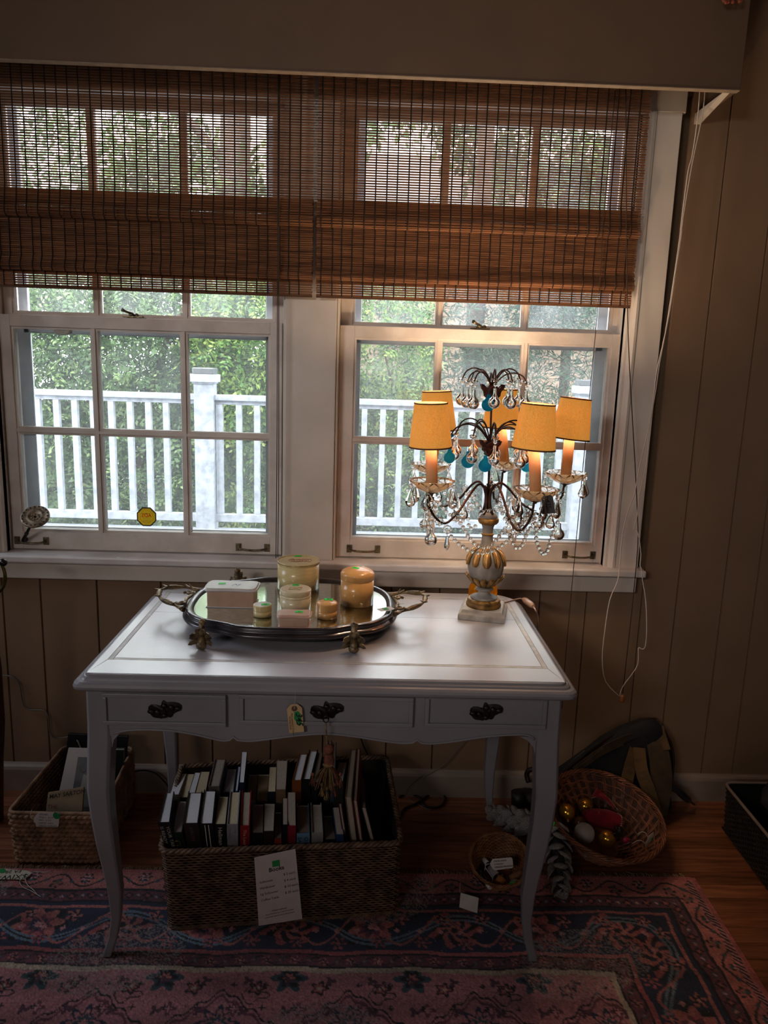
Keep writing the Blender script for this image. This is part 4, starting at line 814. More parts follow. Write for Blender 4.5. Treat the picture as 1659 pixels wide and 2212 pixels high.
for key, ((px, py), yy, nd) in C5.items():
    b = P(px, py, yy); rd = Vector((b.x-LX, b.y-LY, 0)); Lr = rd.length; rd.normalize(); zb = b.z
    # arm
    st_ = Cc(1.150)
    def A(r, z): return Vector((st_.x, st_.y, 0))+rd*r+Vector((0, 0, z))
    low = zb-.105
    ap = smooth_path([A(.010, 1.090), A(.007, 1.118), A(.014, 1.146), A(.034, 1.161), A(.058, 1.148), A(Lr*.44, 1.105), A(Lr*.56, low+.018), A(Lr*.72, low), A(Lr*.88, low+.018), A(Lr*.985, zb-.055), A(Lr+.004, zb-.020)], 5)
    arm = MB().tube(ap, .0034, 8); arm.lathe([(.0035, -.022), (.006, -.018), (.018, -.014), (.019, -.012), (.006, -.008)], 16, Matrix.Translation((b.x, b.y, zb)))
    ao = arm.build('arm', IRON, lamp, w=True)
    # bobeche
    bo = MB().lathe([(.010, -.014), (.026, -.011), (.043, -.002), (.056, .011), (.0605, .0175), (.059, .0190), (.053, .0140), (.040, .004), (.024, -.0055), (.010, -.008)], 48, Matrix.Translation((b.x, b.y, zb)), wob=lambda a, z: 1+(.035*math.cos(a*10)*max(0, (z+.01)/.029)))
    bo.build('bobeche', CRYW, lamp, w=True)
    rib = MB()
    for i in range(10):
        for s in (-1, 1):
            a0 = 2*PI*i/10; rib.tube([(b.x+(.016+.044*t)*math.cos(a0+s*t*.9), b.y+(.016+.044*t)*math.sin(a0+s*t*.9), zb-.012+.0295*t**1.3) for t in (0, .25, .5, .75, 1)], .0017, 5)
    rib.build('cut_pattern', CRYW, lamp, w=True, kind='stuff')
    # candle sleeve, bulb and shade
    tlt = {'FL': (.03, -.035), 'BL': (.0, -.06), 'FR': (.02, .045), 'R': (.0, .085), 'Bk': (0, 0)}[key]
    sb = {'FL': (930, 966), 'BL': (945, 930), 'FR': (1152, 970), 'R': (1230, 948), 'Bk': (1082, 924)}[key]
    base = P(sb[0], sb[1], yy); ct = base+Vector((0, 0, .012))
    MB().tube([(b.x, b.y, zb-.004), (b.x*.5+ct.x*.5+.001, b.y, (zb+ct.z)/2), (ct.x, b.y, ct.z)], [.0158, .0152, .0150], 14).build('candle_sleeve', WAX, lamp, w=True)
    Ms = Matrix.Translation(base) @ Matrix.Rotation(tlt[0], 4, 'X') @ Matrix.Rotation(tlt[1], 4, 'Y'); H_ = .116; r0, r1 = .0565, .0430
    MB().lathe([(r0, 0), (r1, H_), (r1-.0006, H_), (r0-.0006, 0)], 40, Ms, cap=False).build('lamp_shade', SH, lamp, w=True)
    MB().lathe([(r0+.0006, -.0005), (r0, .0035), (r0-.001, .0035), (r0-.001, -.0005)], 40, Ms, cap=False).build('shade_hem', SHT, lamp, w=True)
    MB().lathe([(r1+.0008, H_-.003), (r1+.0006, H_+.0005), (r1-.001, H_+.0005), (r1-.001, H_-.003)], 40, Ms, cap=False).build('shade_hem', SHT, lamp, w=True)
    MB().sphere(base+Vector((0, 0, .042)), .011, 10, 8, (1, 1, 2.0)).build('bulb', mat('warm_bulb', 'ffd9a0', emis='ffb060', estr=3), lamp, w=True)
    ld = bpy.data.lights.new('bulb_light', 'POINT'); ld.energy = 5.0; ld.color = (1, .74, .48); ld.shadow_soft_size = .022
    lo = bpy.data.objects.new('bulb_light', ld); COL.objects.link(lo); lo.location = base+Vector((0, 0, .085))
    # rim pendants
    for k in range(nd):
        a = {'FL': (-2.9, -1.9, -.3, .4, 1.2, 2.4), 'BL': (2.7, -2.6, .2, -.5), 'FR': (-2.5, -1.4, -.5, .2, 2.2), 'R': (-.1, -.75, 2.9), 'Bk': (-2.2,)}[key][k]
        q = Vector((b.x+.058*math.cos(a), b.y+.058*math.sin(a), zb+.012)); pm = MB()
        pm.tube([q, q-Vector((0, 0, .022))], .0006, 4); bead(pm, q-Vector((0, 0, .008)), .0055); pearm(pm, q-Vector((0, 0, .018)), U(.044, .050), .0135)
        pm.build('crystal_pendant', CRY, lamp, w=True)
    if key in ('FL', 'R', 'FR', 'BL'):   # rosettes on the arm
        for i in (30, 38, 46):
            if i < len(ap): rm = MB(); rosette(rm, ap[i]+Vector((0, -.004, 0)), .012, (U(-.5, .5), -1, U(-.3, .3))); rm.build('rosette', CRY, lamp, w=True)
# sprays of bent wires with leaves and drops
LEAF = mat('rust_leaf', '6a3626', '41241b', scale=30, rough=.55, metal=.4, bump=.2)
def spray(cz, n, rw, hw, drop, leafz, lr, phase, blues, rball):
    c = Cc(cz)
    for i in range(n):
        a = 2*PI*i/n+phase; d = Vector((math.cos(a), math.sin(a), 0)); q = rw*(1+.14*math.sin(i*2.3)); t_ = hw*(1+.10*math.cos(i*1.7))
        pts = smooth_path([c, c+d*q*.10+Vector((0, 0, t_*.42)), c+d*q*.34+Vector((0, 0, t_*.86)), c+d*q*.62+Vector((0, 0, t_)), c+d*q*.88+Vector((0, 0, t_*.84)), c+d*q+Vector((0, 0, t_*.50))], 4)
        MB().tube(pts, .0021, 6).build('bent_wire', IRON, lamp, w=True)
        e = pts[-1]; dm = MB(); rosette(dm, e+Vector((0, 0, .001)), .0095, (d.x*.4, d.y*.4-.3, .9)); bead(dm, e-Vector((0, 0, .011)), .0055); dm.tube([e, e-Vector((0, 0, .024))], .0006, 4)
        ballm(dm, e-Vector((0, 0, .020)), rball, .052); dm.build('glass_drop', CRY if i not in blues else BLUE, lamp, w=True)
    for k in range(6):
        a = 2*PI*k/6+.5; d = Vector((math.cos(a), math.sin(a), 0)); m = MB()
        leafm(m, Cc(leafz), d*.45+Vector((0, 0, .9)), d, lr*1.15, .021, .012, 8); m.build('metal_leaf', LEAF, lamp, w=True)
    m = MB(); rosette(m, Cc(leafz+.030)+Vector((-.004, -.016, .004)), .0105); m.build('rosette', CRY, lamp, w=True)
zt1 = P(1063, 800, LY).z; zl1 = P(1060, 858, LY).z
spray(zl1+.016, 10, .083, zt1-zl1-.016, .05, zl1-.016, .050, .25, (), .0165)
zt2 = P(1000, 912, LY).z; zl2 = P(1055, 975, LY).z
spray(zl2+.010, 11, .112, zt2-zl2-.008, .05, zl2-.014, .044, .1, (6,), .0160)
for px, py, yy in ((1056, 852, LY-.028), (1049, 984, LY-.030), (1012, 975, LY-.05), (1139, 985, LY+.03)):
    e = P(px, py, yy); m = MB(); m.tube([e+Vector((0, 0, .014)), e], .0007, 4); ballm(m, e, .0185, .044, 16); m.build('blue_drop', BLUE, lamp, w=True, label='turquoise glass drop')
for px, py, yy, r in ((932, 1140, -.44, .0175), (1209, 1130, -.30, .0165), (917, 1105, -.33, .013), (1103, 1118, -.2, .015)):
    e = P(px, py, yy); m = MB(); m.tube([e+Vector((0, 0, .03)), e], .0007, 4); ballm(m, e, r, .048, 16); m.build('large_drop', CRY, lamp, w=True)
m = MB(); e = P(966, 1157, -.42); m.lathe([(.002, 0), (.0035, -.003), (.0075, -.028), (.0062, -.034), (.001, -.042)], 6, Matrix.Translation(e), smooth=False); m.tube([e+Vector((0, 0, .012)), e], .0006, 4); m.build('spike_pendant', CRY, lamp, w=True)
for px, py, yy in ((990, 1075, -.30), (1002, 1088, -.36), (1104, 1085, -.36), (1123, 1100, -.42), (1168, 1105, -.42), (1190, 1108, -.36), (900, 1048, -.16), (1062, 1035, -.2)):
    e = P(px, py, yy); m = MB(); bead(m, e+Vector((0, 0, .008)), .0052); pearm(m, e, .046, .0135); m.build('crystal_pendant', CRY, lamp, w=True)
def garland(pts, y0, y1, r=.0060):
    n = len(pts); path = smooth_path([P(a, b, y0+(y1-y0)*i/max(1, n-1)) for i, (a, b) in enumerate(pts)], 8); m = MB(); acc = 0; m.tube(path, .0005, 3, False)
    bead(m, path[0], r)
    for a, b in zip(path[:-1], path[1:]):
        acc += (b-a).length
        if acc > r*2.1: bead(m, b, r); acc = 0
    m.build('bead_garland', CRY, lamp, w=True, kind='stuff')
garland([(989, 1121), (1002, 1142), (1016, 1165), (1033, 1179), (1051, 1182), (1066, 1173), (1082, 1154), (1091, 1142)], -.385, -.385)
garland([(970, 1148), (978, 1163), (1000, 1181), (1026, 1193), (1048, 1194), (1070, 1187), (1094, 1171), (1112, 1158)], -.40, -.41)
garland([(1156, 1120), (1157, 1145), (1160, 1172), (1171, 1195), (1182, 1190), (1190, 1164), (1198, 1143), (1209, 1113), (1210, 1082)], -.46, -.30)
garland([(1091, 1142), (1104, 1165), (1116, 1184), (1129, 1176), (1137, 1155), (1147, 1140)], -.40, -.47)
garland([(927, 1078), (922, 1100), (924, 1125), (929, 1148)], -.45, -.44); garland([(938, 1085), (934, 1110), (931, 1135)], -.42, -.42)
garland([(945, 1080), (962, 1104), (978, 1116), (990, 1122)], -.30, -.36); garland([(1004, 1055), (1012, 1082), (1011, 1108), (1014, 1140), (1030, 1135)], -.26, -.30)
garland([(1020, 1068), (1030, 1088), (1040, 1100)], -.34, -.345); garland([(1036, 1110), (1047, 1104), (1060, 1102), (1074, 1108)], -.345, -.345, .0045); garland([(1082, 1068), (1080, 1090), (1088, 1115), (1100, 1135)], -.34, -.38)
garland([(1100, 1075), (1094, 1100), (1108, 1112), (1120, 1130)], -.24, -.26); garland([(1140, 1110), (1128, 1130), (1120, 1143)], -.48, -.44); garland([(960, 1065), (985, 1095), (1000, 1125)], -.2, -.26)
garland([(1145, 1125), (1165, 1145), (1180, 1130), (1195, 1118)], -.33, -.30); garland([(1205, 1075), (1200, 1100), (1206, 1125)], -.29, -.29); garland([(880, 1060), (892, 1080)], -.2, -.2)
m = MB()
for px, py, yy in ((938, 1104, -.41), (985, 1118, -.38), (966, 1144, -.41), (1005, 1056, -.25), (1020, 1067, -.345), (1018, 1095, -.3), (1088, 1100, -.33), (1076, 1096, -.34), (1148, 1118, -.47), (1138, 1124, -.46), (1200, 1098, -.30), (1112, 1150, -.42), (1116, 1070, -.24), (1065, 1052, -.30)):
    m = MB(); rosette(m, P(px, py, yy), .0125, (U(-.4, .4), -1, U(-.2, .4))); m.build('rosette', CRY, lamp, w=True)
# lamp tag
c = P(1184, 1089, -.535); X = P(1197, 1088, -.535)-P(1171, 1090, -.535); Yv = P(1180, 1068, -.535)-P(1186, 1110, -.535)
lt = thing('lamp_price_tag', 'dark grey price tag reading 435 hanging on the candelabra lamp', 'tag', tuple(c))
MB().prism(tagpoly(c, X, Yv, .0300, .0500, cut=.25), (0, .0006, 0)).build('card', mat('slate_card', '5c5856', rough=.8), lt, w=True)
Xn, Yn = X.normalized(), Yv.normalized(); text('writing', '435-', .0155, INK, lt, c+Xn*-.004+Yn*.012+Vector((0, -.0005, 0)), -Yn, Xn, shear=.1, bold=.0003)
MB().tube([c+Yn*.020+Vector((0, -.0006, 0)), c+Yn*.032+Vector((-.002, .004, .004)), c+Yn*.040+Vector((-.008, .01, .003))], .0006, 4).build('string', STRING, lt, w=True)
# amber glass bottle ball behind the foot
ar = .044; ac = G(1043, 1278, .772+ar); am = thing('amber_bottle', 'round amber glass bottle standing behind the lamp base', 'bottle', (ac.x, ac.y, .7726))
MB().sphere(ac, ar, 24, 16, (1, 1, .98)).build('glass_ball', AMB, am, w=True)
n0 = ac+Vector((-.026, -.010, .032)); n1 = ac+Vector((-.036, -.014, .056)); MB().tube([n0, n1], [.011, .008], 12).build('neck', AMB, am, w=True); MB().sphere(n1+Vector((0, 0, .003)), .009, 10, 7).build('stopper', mat('pearl_white', 'f0ece6', rough=.2), am, w=True)
# lamp flex and inline switch
pts = [G(1074, 1304, .776), G(1092, 1301, .7745), G(1110, 1296, .7745), G(1124, 1293, .7755), G(1134, 1296, .782)]
fx_ = thing('lamp_flex', 'clear lamp flex with inline switch at the back right desk corner', 'cord', tuple(pts[2]))
MB().tube(smooth_path(pts, 4), .0023, 7).build('flex', mat('clear_flex', 'b08c7c', rough=.3), fx_, w=True)
a_, b_ = G(1131, 1294, .782), G(1152, 1310, .782); MB().tube([a_, a_+(b_-a_)*.2, a_+(b_-a_)*.8, b_], [.005, .0095, .0095, .006], 10).build('switch', mat('switch_plastic', 'c09c84', 'b08a70', rough=.3), fx_, w=True)
MB().tube(smooth_path([b_, G(1158, 1320, .779), P(1163, 1335, b_.y-.01), P(1163, 1380, b_.y+.01), P(1166, 1460, -.1)], 4), .0023, 7).build('flex', mat('clear_flex', 'b08c7c'), fx_, w=True)
# ================================================================== rug
def rug():
    x0, x1, y1 = -2.0, 1.018, -.432
    xs = np.arange(x0 if False else -1.62, x1+.0015, .0034); ys = np.concatenate([np.arange(0, .68, .0034), np.arange(.70, 1.7, .05)])
    Xg, Yg = np.meshgrid(xs, ys, indexing='ij'); dx = x1-Xg; dy = Yg
    # hand woven wobble
    def wob(a, b, s, f): return s*(np.sin(a*f+1.3*np.sin(b*f*.7))+.5*np.sin(a*f*2.3+b*f*1.1))
    u = Xg+wob(Yg, Xg, .0035, 23); v = dy+wob(Xg, Yg, .0035, 19); du = x1-u
    d = np.minimum(du, v); s = np.where(v < du, u, -v+x1)      # run along the border
    C = {k: np.array(lin(c)) for k, c in dict(navy='1b2440', red='9a3a3c', rose='a35a5e', rust='a04c44', blue='50687c', beige='a08a70', dark='17141c', wine='642838', pink='b0686a', olive='5c5a3c', teal='26424c', plum='4a2436').items()}
    col = np.zeros(Xg.shape+(3,)); 
    def put(m, c): col[m] = C[c]
    def band(a, b, c): put((d >= a) & (d < b), c)
    band(-1, 9, 'rose'); band(-1, .012, 'red'); band(.012, .083, 'rust'); band(.083, .092, 'dark'); band(.092, .128, 'wine'); band(.128, .136, 'dark'); band(.136, .30, 'navy'); band(.148, .158, 'rust')
    band(.30, .312, 'red'); band(.312, .318, 'dark'); band(.318, .352, 'wine'); band(.352, .358, 'dark'); band(.358, .372, 'beige')
    def flower(cs, cd_, r, n, cols, per, off=0, lo=0, hi=9, amp=.28, sq=1.0):
        ss = (s-off+per/2) % per-per/2; a = np.arctan2(d-cd_, ss*sq); rr = np.hypot(ss*sq, d-cd_)
        for k, c in enumerate(cols):
            q = r*(1-k/len(cols)); m = (rr < q*(1+amp*np.cos(n*a+k*1.6))) & (d > lo) & (d < hi); put(m, c)
    def vine(cd_, amp, per, w_, c, lo, hi, ph=0):
        t = cd_+amp*np.sin(2*PI*s/per+ph); put((abs(d-t) < w_) & (d > lo) & (d < hi), c)
    # outer guard
    vine(.048, .022, .16, .0035, 'dark', .014, .082); flower(0, .034, .017, 6, ['dark', 'pink', 'navy'], .16, .04, .014, .082); flower(0, .062, .016, 5, ['dark', 'red', 'olive'], .16, .12, .014, .082); flower(0, .05, .006, 4, ['teal'], .04, .0, .014, .082)
    # selvage barber pole on the short side
    m = (du < .034) & (du > .016) & (dy > du); col[m] = np.where((np.sin((dy[m]+du[m])*420) > 0)[:, None], C['dark'], C['rose'])
    # minor
    flower(0, .110, .012, 4, ['dark', 'red'], .052, 0, .093, .127); flower(0, .110, .009, 5, ['teal', 'pink'], .052, .026, .093, .127)
    # main border : palmettes, rosettes and hooked leaves
    flower(0, .220, .066, 8, ['dark', 'rust', 'red', 'wine', 'navy', 'pink'], .44, .05, .159, .299, .20); flower(0, .222, .052, 7, ['red', 'dark', 'rust', 'navy', 'rust', 'dark'], .44, .27, .159, .299, .24, .8)
    vine(.228, .048, .44, .011, 'blue', .159, .299, .6); vine(.228, .048, .44, .003, 'dark', .159, .299, .6); vine(.228, -.052, .22, .0045, 'rust', .159, .299, 1.1)
    flower(0, .185, .017, 5, ['rust', 'dark', 'pink'], .11, .02, .159, .299, .35); flower(0, .272, .017, 6, ['red', 'navy', 'rust'], .11, .075, .159, .299, .35); flower(0, .23, .007, 4, ['pink'], .055, .01, .159, .299)
    # inner guard
    vine(.335, .012, .07, .0025, 'dark', .319, .351); flower(0, .335, .011, 5, ['rust', 'dark', 'pink'], .07, 0, .319, .351); flower(0, .335, .008, 4, ['teal', 'red'], .07, .035, .319, .351)
    # field : all-over small herati motifs
    f = d > .372
    def motif(px, py, ox, oy, fn): 
        a = (Xg-ox+px/2) % px-px/2; b = (Yg-oy+py/2) % py-py/2; fn(a, b)
    def dia(c, r, w_): 
        def fn(a, b):
            q = abs(a)+abs(b)*1.3; put(f & (abs(q-r+.008*np.sin(a*140)) < w_), c)
        return fn
    def flo(cols, r, n, amp=.3):
        def fn(a, b):
            an = np.arctan2(b, a); rr = np.hypot(a, b)
            for k, c in enumerate(cols): put(f & (rr < r*(1-k/len(cols))*(1+amp*np.cos(n*an))), c)
        return fn
    motif(.30, .26, 0, 0, dia('dark', .12, .004)); motif(.30, .26, 0, 0, dia('wine', .10, .006)); motif(.30, .26, 0, 0, flo(['navy', 'rose', 'teal', 'pink'], .040, 8)); motif(.30, .26, .15, .13, flo(['teal', 'dark', 'rust'], .036, 6))
    motif(.15, .13, .075, .03, flo(['dark', 'red', 'beige'], .018, 5)); motif(.15, .13, .03, .09, flo(['wine', 'pink'], .014, 4, .45)); motif(.075, .065, .02, .02, flo(['dark'], .0055, 4, .5)); motif(.3, .26, .07, .18, dia('dark', .034, .003)); motif(.3, .26, .2, .05, dia('teal', .05, .004)); motif(.1, .087, .05, .05, flo(['plum'], .010, 3, .5))
    # abrash, worn knots and faded patches (the wool's own colours)
    g = 1+.16*np.sin(Yg*61+2*np.sin(Xg*3))+.10*np.sin(Xg*17+Yg*9); col *= g[..., None]
    n1 = rng.normal(size=Xg.shape); worn = (np.sin(Xg*5+1.5)*np.sin(Yg*13+.4)+.5*np.sin(Xg*11+Yg*5)) > .55
    col = np.where((worn & (rng.random(Xg.shape) < .42))[..., None], col*.45+np.array(lin('8c807c'))*.55, col); col *= (1+.22*n1)[..., None]
    # warp lines seen through the pile
    col *= (1-.09*(np.sin(Xg*2*PI/.0102+Yg*60) > .3))[..., None]
    col = np.clip(col*1.55, .008, 1)
    Zg = .006+.00015*np.sin(Xg*2*PI/.0102+Yg*60)+.0022*np.exp(-((Yg-.36-.004*np.sin(Xg*9))/.012)**2)+.0005*np.sin(Xg*7+Yg*4)
    edge = (Xg > x1-.012); Zg = np.where(edge, Zg*.7, Zg)
    V = np.stack([Xg, y1-Yg, Zg], -1); nx, ny = Xg.shape
    gray = col.mean(-1, keepdims=True); col = col*.72+gray*.28
    root = thing('oriental_rug', 'worn red and navy oriental rug under the desk', 'rug', (-.3, -1.1, 0)); me = bpy.data.meshes.new('pile')
    Vf = V.reshape(-1, 3)-np.array([-.3, -1.1, 0]); idx = np.arange(nx*ny).reshape(nx, ny); q = np.stack([idx[:-1, :-1], idx[:-1, 1:], idx[1:, 1:], idx[1:, :-1]], -1).reshape(-1, 4)
    me.vertices.add(len(Vf)); me.vertices.foreach_set('co', Vf.astype(np.float32).ravel()); me.loops.add(q.size); me.loops.foreach_set('vertex_index', q.astype(np.int32).ravel()); me.polygons.add(len(q)); me.polygons.foreach_set('loop_start', np.arange(0, q.size, 4, dtype=np.int32)); me.polygons.foreach_set('use_smooth', np.ones(len(q), bool)); me.update(calc_edges=True)
    a = me.color_attributes.new('col', 'FLOAT_COLOR', 'POINT'); a.data.foreach_set('color', np.c_[col.reshape(-1, 3), np.ones(nx*ny)].astype(np.float32).ravel())
    me.materials.append(attr_mat('rug_wool', rough=.85, bump=.5, bscale=500, sheen=.15)); o = link('pile', me, root)
    MB().box((-1.62, y1-1.68, .0), (x1-.002, y1-.002, .0025)).build('backing', mat('rug_backing', '3a2420', rough=.95), root, w=True)
    fr = MB(); x = -1.6
    while x < x1-.03:
        x += U(.0028, .006); L = U(.010, .024)*(1.25 if math.sin(x*31) > .6 else 1); a_ = U(-.5, .5)
        fr.tube([(x, y1-.002, .005), (x+a_*.004, y1+L*.5, .006), (x+a_*L, y1+L, .002)], [.0012, .0011, .0007], 3, False)
    fr.build('fringe', mat('fringe_wool', 'b8a48a', '8c7a64', scale=60, rough=.95), root, w=True, kind='stuff')
    fl_ = MB()
    for i in range(170):
        p = Vector((U(-1.1, .95), U(-1.05, -.46), .0085)); a_ = U(0, PI); L = U(.001, .006); fl_.tube([p, p+Vector((math.cos(a_)*L, math.sin(a_)*L, .0006))], .0004, 3)
    fl_.build('lint', mat('lint', 'c8c0b8', rough=1), root, w=True, kind='stuff')
rug()
# ================================================================== baskets
def weave_side(m, A, B, h0, h1, A2, B2, rows, stakes, amp, th, ph=0):
    """wavy flat strands between lower edge A-B and upper edge A2-B2; out-normal from geometry"""
    A, B, A2, B2 = map(Vector, (A, B, A2, B2)); nrm = (B-A).cross(A2-A).normalized()
    n = stakes*2
    for r in range(rows):
        t0, t1 = (r+.08)/rows, (r+.92)/rows; ring = []
        for i in range(n+1):
            s = i/n; o = nrm*(amp*math.cos(PI*i/1.0/1 if False else PI*(i*.5)+(PI if r % 2 else 0)+ph)); lo = A.lerp(B, s).lerp(A2.lerp(B2, s), t0); hi = A.lerp(B, s).lerp(A2.lerp(B2, s), t1); mid = (lo+hi)/2
            ring.append([lo+o, mid+o+nrm*th, hi+o, mid+o-nrm*th*.5])
        m.rings(ring, True, False, True)
def tilted(poly_lo, poly_hi, m_, rows, per_m, amp, th):
    n = len(poly_lo)
    for i in range(n):
        a, b, c_, d_ = poly_lo[i], poly_lo[(i+1) % n], poly_hi[i], poly_hi[(i+1) % n]
        L = (Vector(b)-Vector(a)).length; weave_side(m_, a, b, 0, 0, c_, d_, rows, max(2, int(L*per_m)), amp, th)
def roundrect(c, r, k=3):   # corners list CCW -> rounded polyline
    out = []; n = len(c)
    for i in range(n):
        p0, p1, p2 = Vector(c[i-1]), Vector(c[i]), Vector(c[(i+1) % n]); a = p1+(p0-p1).normalized()*r; b = p1+(p2-p1).normalized()*r
        for j in range(k+1):
            t = j/k; out.append(a*(1-t)**2+p1*2*t*(1-t)+b*t*t)
    return out
def ropering(pts, r, m, tw=60, n=5, closed=True):   # twisted two-strand rim
    pts = list(pts)+[pts[0]] if closed else list(pts); dense = []
    for a, b in zip(pts[:-1], pts[1:]):
        k = max(1, int((b-a).length/.006)); dense += [a.lerp(b, j/k) for j in range(k)]
    if not closed: dense.append(pts[-1])
    for ph in (0, PI*2/3, PI*4/3):
        q = []; L = 0
        for i, p in enumerate(dense):
            t = (dense[(i+1) % len(dense)]-dense[i-1]); t = t.normalized() if t.length else Vector((1, 0, 0)); L += (dense[i]-dense[i-1]).length if i else 0
            s = t.cross(Vector((0, 0, 1))).normalized(); a = L*tw*PI+ph; q.append(p+(s*math.cos(a)+Vector((0, 0, 1))*math.sin(a))*r*.6)
        if closed: q.append(q[0])
        m.tube(q, r*.62, n, False)
RAT = mat('dark_rattan', '80604a', '443026', scale=40, rough=.55, bump=.2, bscale=140); HYA = mat('seagrass', 'a88264', '72553e', scale=26, rough=.75, bump=.4, bscale=140); WIC = mat('honey_wicker', 'a06c44', '6c4228', scale=40, rough=.45, bump=.15, coat=.2); WIC2 = mat('red_brown_wicker', '8a5238', '55301f', scale=30, rough=.4, bump=.15, coat=.25)
# -- big book basket
ZR = .222; fl_, fr_ = G(358, 2006, .012), G(865, 1970, .012); rfl, rfr = P(345, 1845, fl_.y), P(868, 1824, fr_.y); rbr, rbl = G(835, 1637, rfr.z+.008), G(392, 1657, rfl.z+.004)
bbk = thing('book_basket', 'large dark rattan basket of books under the desk', 'basket', tuple((rfl+rbr)/2*1.0-Vector((0, 0, (rfl+rbr).z/2-.007))))
lo_c = [Vector((fl_.x+.004, fl_.y+.002, .010)), Vector((fr_.x-.004, fr_.y+.002, .010)), Vector((rbr.x-.010, rbr.y-.016, .010)), Vector((rbl.x+.014, rbl.y-.016, .010))]
hi_c = [rfl, rfr, rbr, rbl]; lo_ = roundrect(lo_c, .03); hi_ = roundrect(hi_c, .03)
m = MB(); tilted(lo_, hi_, m, 30, 95, .0016, .0016); m.build('weave', RAT, bbk, w=True, kind='stuff')
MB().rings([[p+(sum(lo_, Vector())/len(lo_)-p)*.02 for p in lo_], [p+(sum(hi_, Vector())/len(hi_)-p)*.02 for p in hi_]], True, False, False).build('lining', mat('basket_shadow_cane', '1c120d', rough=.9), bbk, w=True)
MB().prism([p+(sum(lo_, Vector())/len(lo_)-p)*.02-Vector((0, 0, .002)) for p in lo_], (0, 0, .006)).build('bottom', RAT, bbk, w=True)
m = MB(); ropering([p+Vector((0, 0, .004)) for p in hi_], .0075, m, 45); m.build('braided_rim', RAT, bbk, w=True); m = MB(); ropering([p+Vector((0, 0, -.001)) for p in lo_], .005, m, 60, 4); m.build('foot_band', RAT, bbk, w=True)
# -- books
def bookpts(pf, pb, yf, dep, lift=0):
    yf = yf+(pf[0]-358)/507*(fr_.y-fl_.y)
    """pf: (x left, x right, y) of the spine's top, pb: (x left, x right, y) of the back of the top edge"""
    FL, FR = P(pf[0], pf[2], yf), P(pf[1], pf[2]-.02*(pf[1]-pf[0]), yf); BL, BR = P(pb[0], pb[2], yf+dep), P(pb[1], pb[2], yf+dep)
    return FL, FR, BR, BL
def lerp4(c, a, b): return c[0]*(1-a)*(1-b)+c[1]*a*(1-b)+c[2]*a*b+c[3]*(1-a)*b
CV = {}
def cover(c):
    if c not in CV: CV[c] = mat('cover_'+c, c, tuple(max(0, int(c[i:i+2], 16)/255*.8) for i in (0, 2, 4)), scale=18, rough=.42)
    return CV[c]
PGW = mat('white_pages', 'efecee', 'dcd8dc', scale=260, rough=.9, stretch=(6, .3, .3)); PGC = mat('cream_pages', 'd8c6a4', 'c4b08e', scale=260, rough=.9, stretch=(6, .3, .3)); PGG = mat('greyed_pages', 'b5a596', 'a09080', scale=260, rough=.9, stretch=(6, .3, .3))
def book(label, pf, pb, c, pg, yf, dep=.155, group='books packed in the rattan basket', lean=0, hgt=None, hard=True, top=None, txt=None, tcol='d8d4cc', tsize=.012, stripes=None):
    T = top or bookpts(pf, pb, yf, dep); z = min(p.z for p in T); h_ = hgt or min(.235, z-.016)
    lean = (max(0, fl_.x+.026-P(341, 1778, YF).x)+.004)*max(0, 1-(pf[0]-(341 if yf < YF+.1 else 366))/(150))
    Bt = [p+Vector((lean, .0, -h_)) for p in T]
    w_ = (T[1]-T[0]).length; a = min(.3, .0026/w_ if hard else .0007/w_); 
    cb_ = (Bt[0]+Bt[1]+Bt[2]+Bt[3])/4; root = thing('book', label, 'book', tuple(cb_), group=group)
    def piece(u0, u1, v0, v1, dz): 
        q = [(u0, v0), (u1, v0), (u1, v1), (u0, v1)]; return MB().hexa([lerp4(Bt, *k) for k in q], [lerp4(T, *k)+Vector((0, 0, dz)) for k in q])
    cm = cover(c); e = .003 if hard else 0
    ov = .012 if hard else 0
    m = piece(0, a, -ov*.3, 1+ov, e); m2 = piece(1-a, 1, -ov*.3, 1+ov, e); m.add(m2.v, m2.f); m3 = piece(0, 1, -.018, .0, e); m.add(m3.v, m3.f); m.build('cover', cm, root, w=True)
    # page block, its fore part slightly domed
    q = MB(); n = 6; rs = []
    for i in range(n+1):
        u = a+(1-2*a)*i/n; bow = .008*math.sin(PI*i/n) if hard else 0
        rs.append([lerp4(Bt, u, .004+bow), lerp4(T, u, .004+bow*.2)-Vector((0, 0, .001)), lerp4(T, u, .985)-Vector((0, 0, .001)), lerp4(Bt, u, .985)])
    q.rings(rs, True, True, False); q.build('pages', pg, root, w=True)
    n_ = Vector((0, -1, 0)); off = (T[0]-T[3]).normalized()*.0035
    if txt:
        dn = (Bt[0]-T[0]).normalized(); ac = (T[1]-T[0]).normalized(); ls = txt.split('|'); k = len(ls)
        for i, t_ in enumerate(ls):
            uu = (1-(i+.5)/k) if k > 1 else .5; O = T[0].lerp(T[1], uu)+off+dn*.008-ac*tsize*.36
            text('title', t_, tsize, mat('title_'+tcol, tcol, rough=.6), root, O, dn, ac)
    if stripes:
        for u in stripes:
            s_ = [T[0].lerp(T[1], u-.025)+off, T[0].lerp(T[1], u+.025)+off]; b_ = [Bt[0].lerp(Bt[1], u-.025)+off, Bt[0].lerp(Bt[1], u+.025)+off]
            MB().prism([s_[0], b_[0], b_[1], s_[1]], off*.1).build('stripe', mat('title_d8d4cc', 'd8d4cc', rough=.6), root, w=True)
    return root
YF = fl_.y+.045
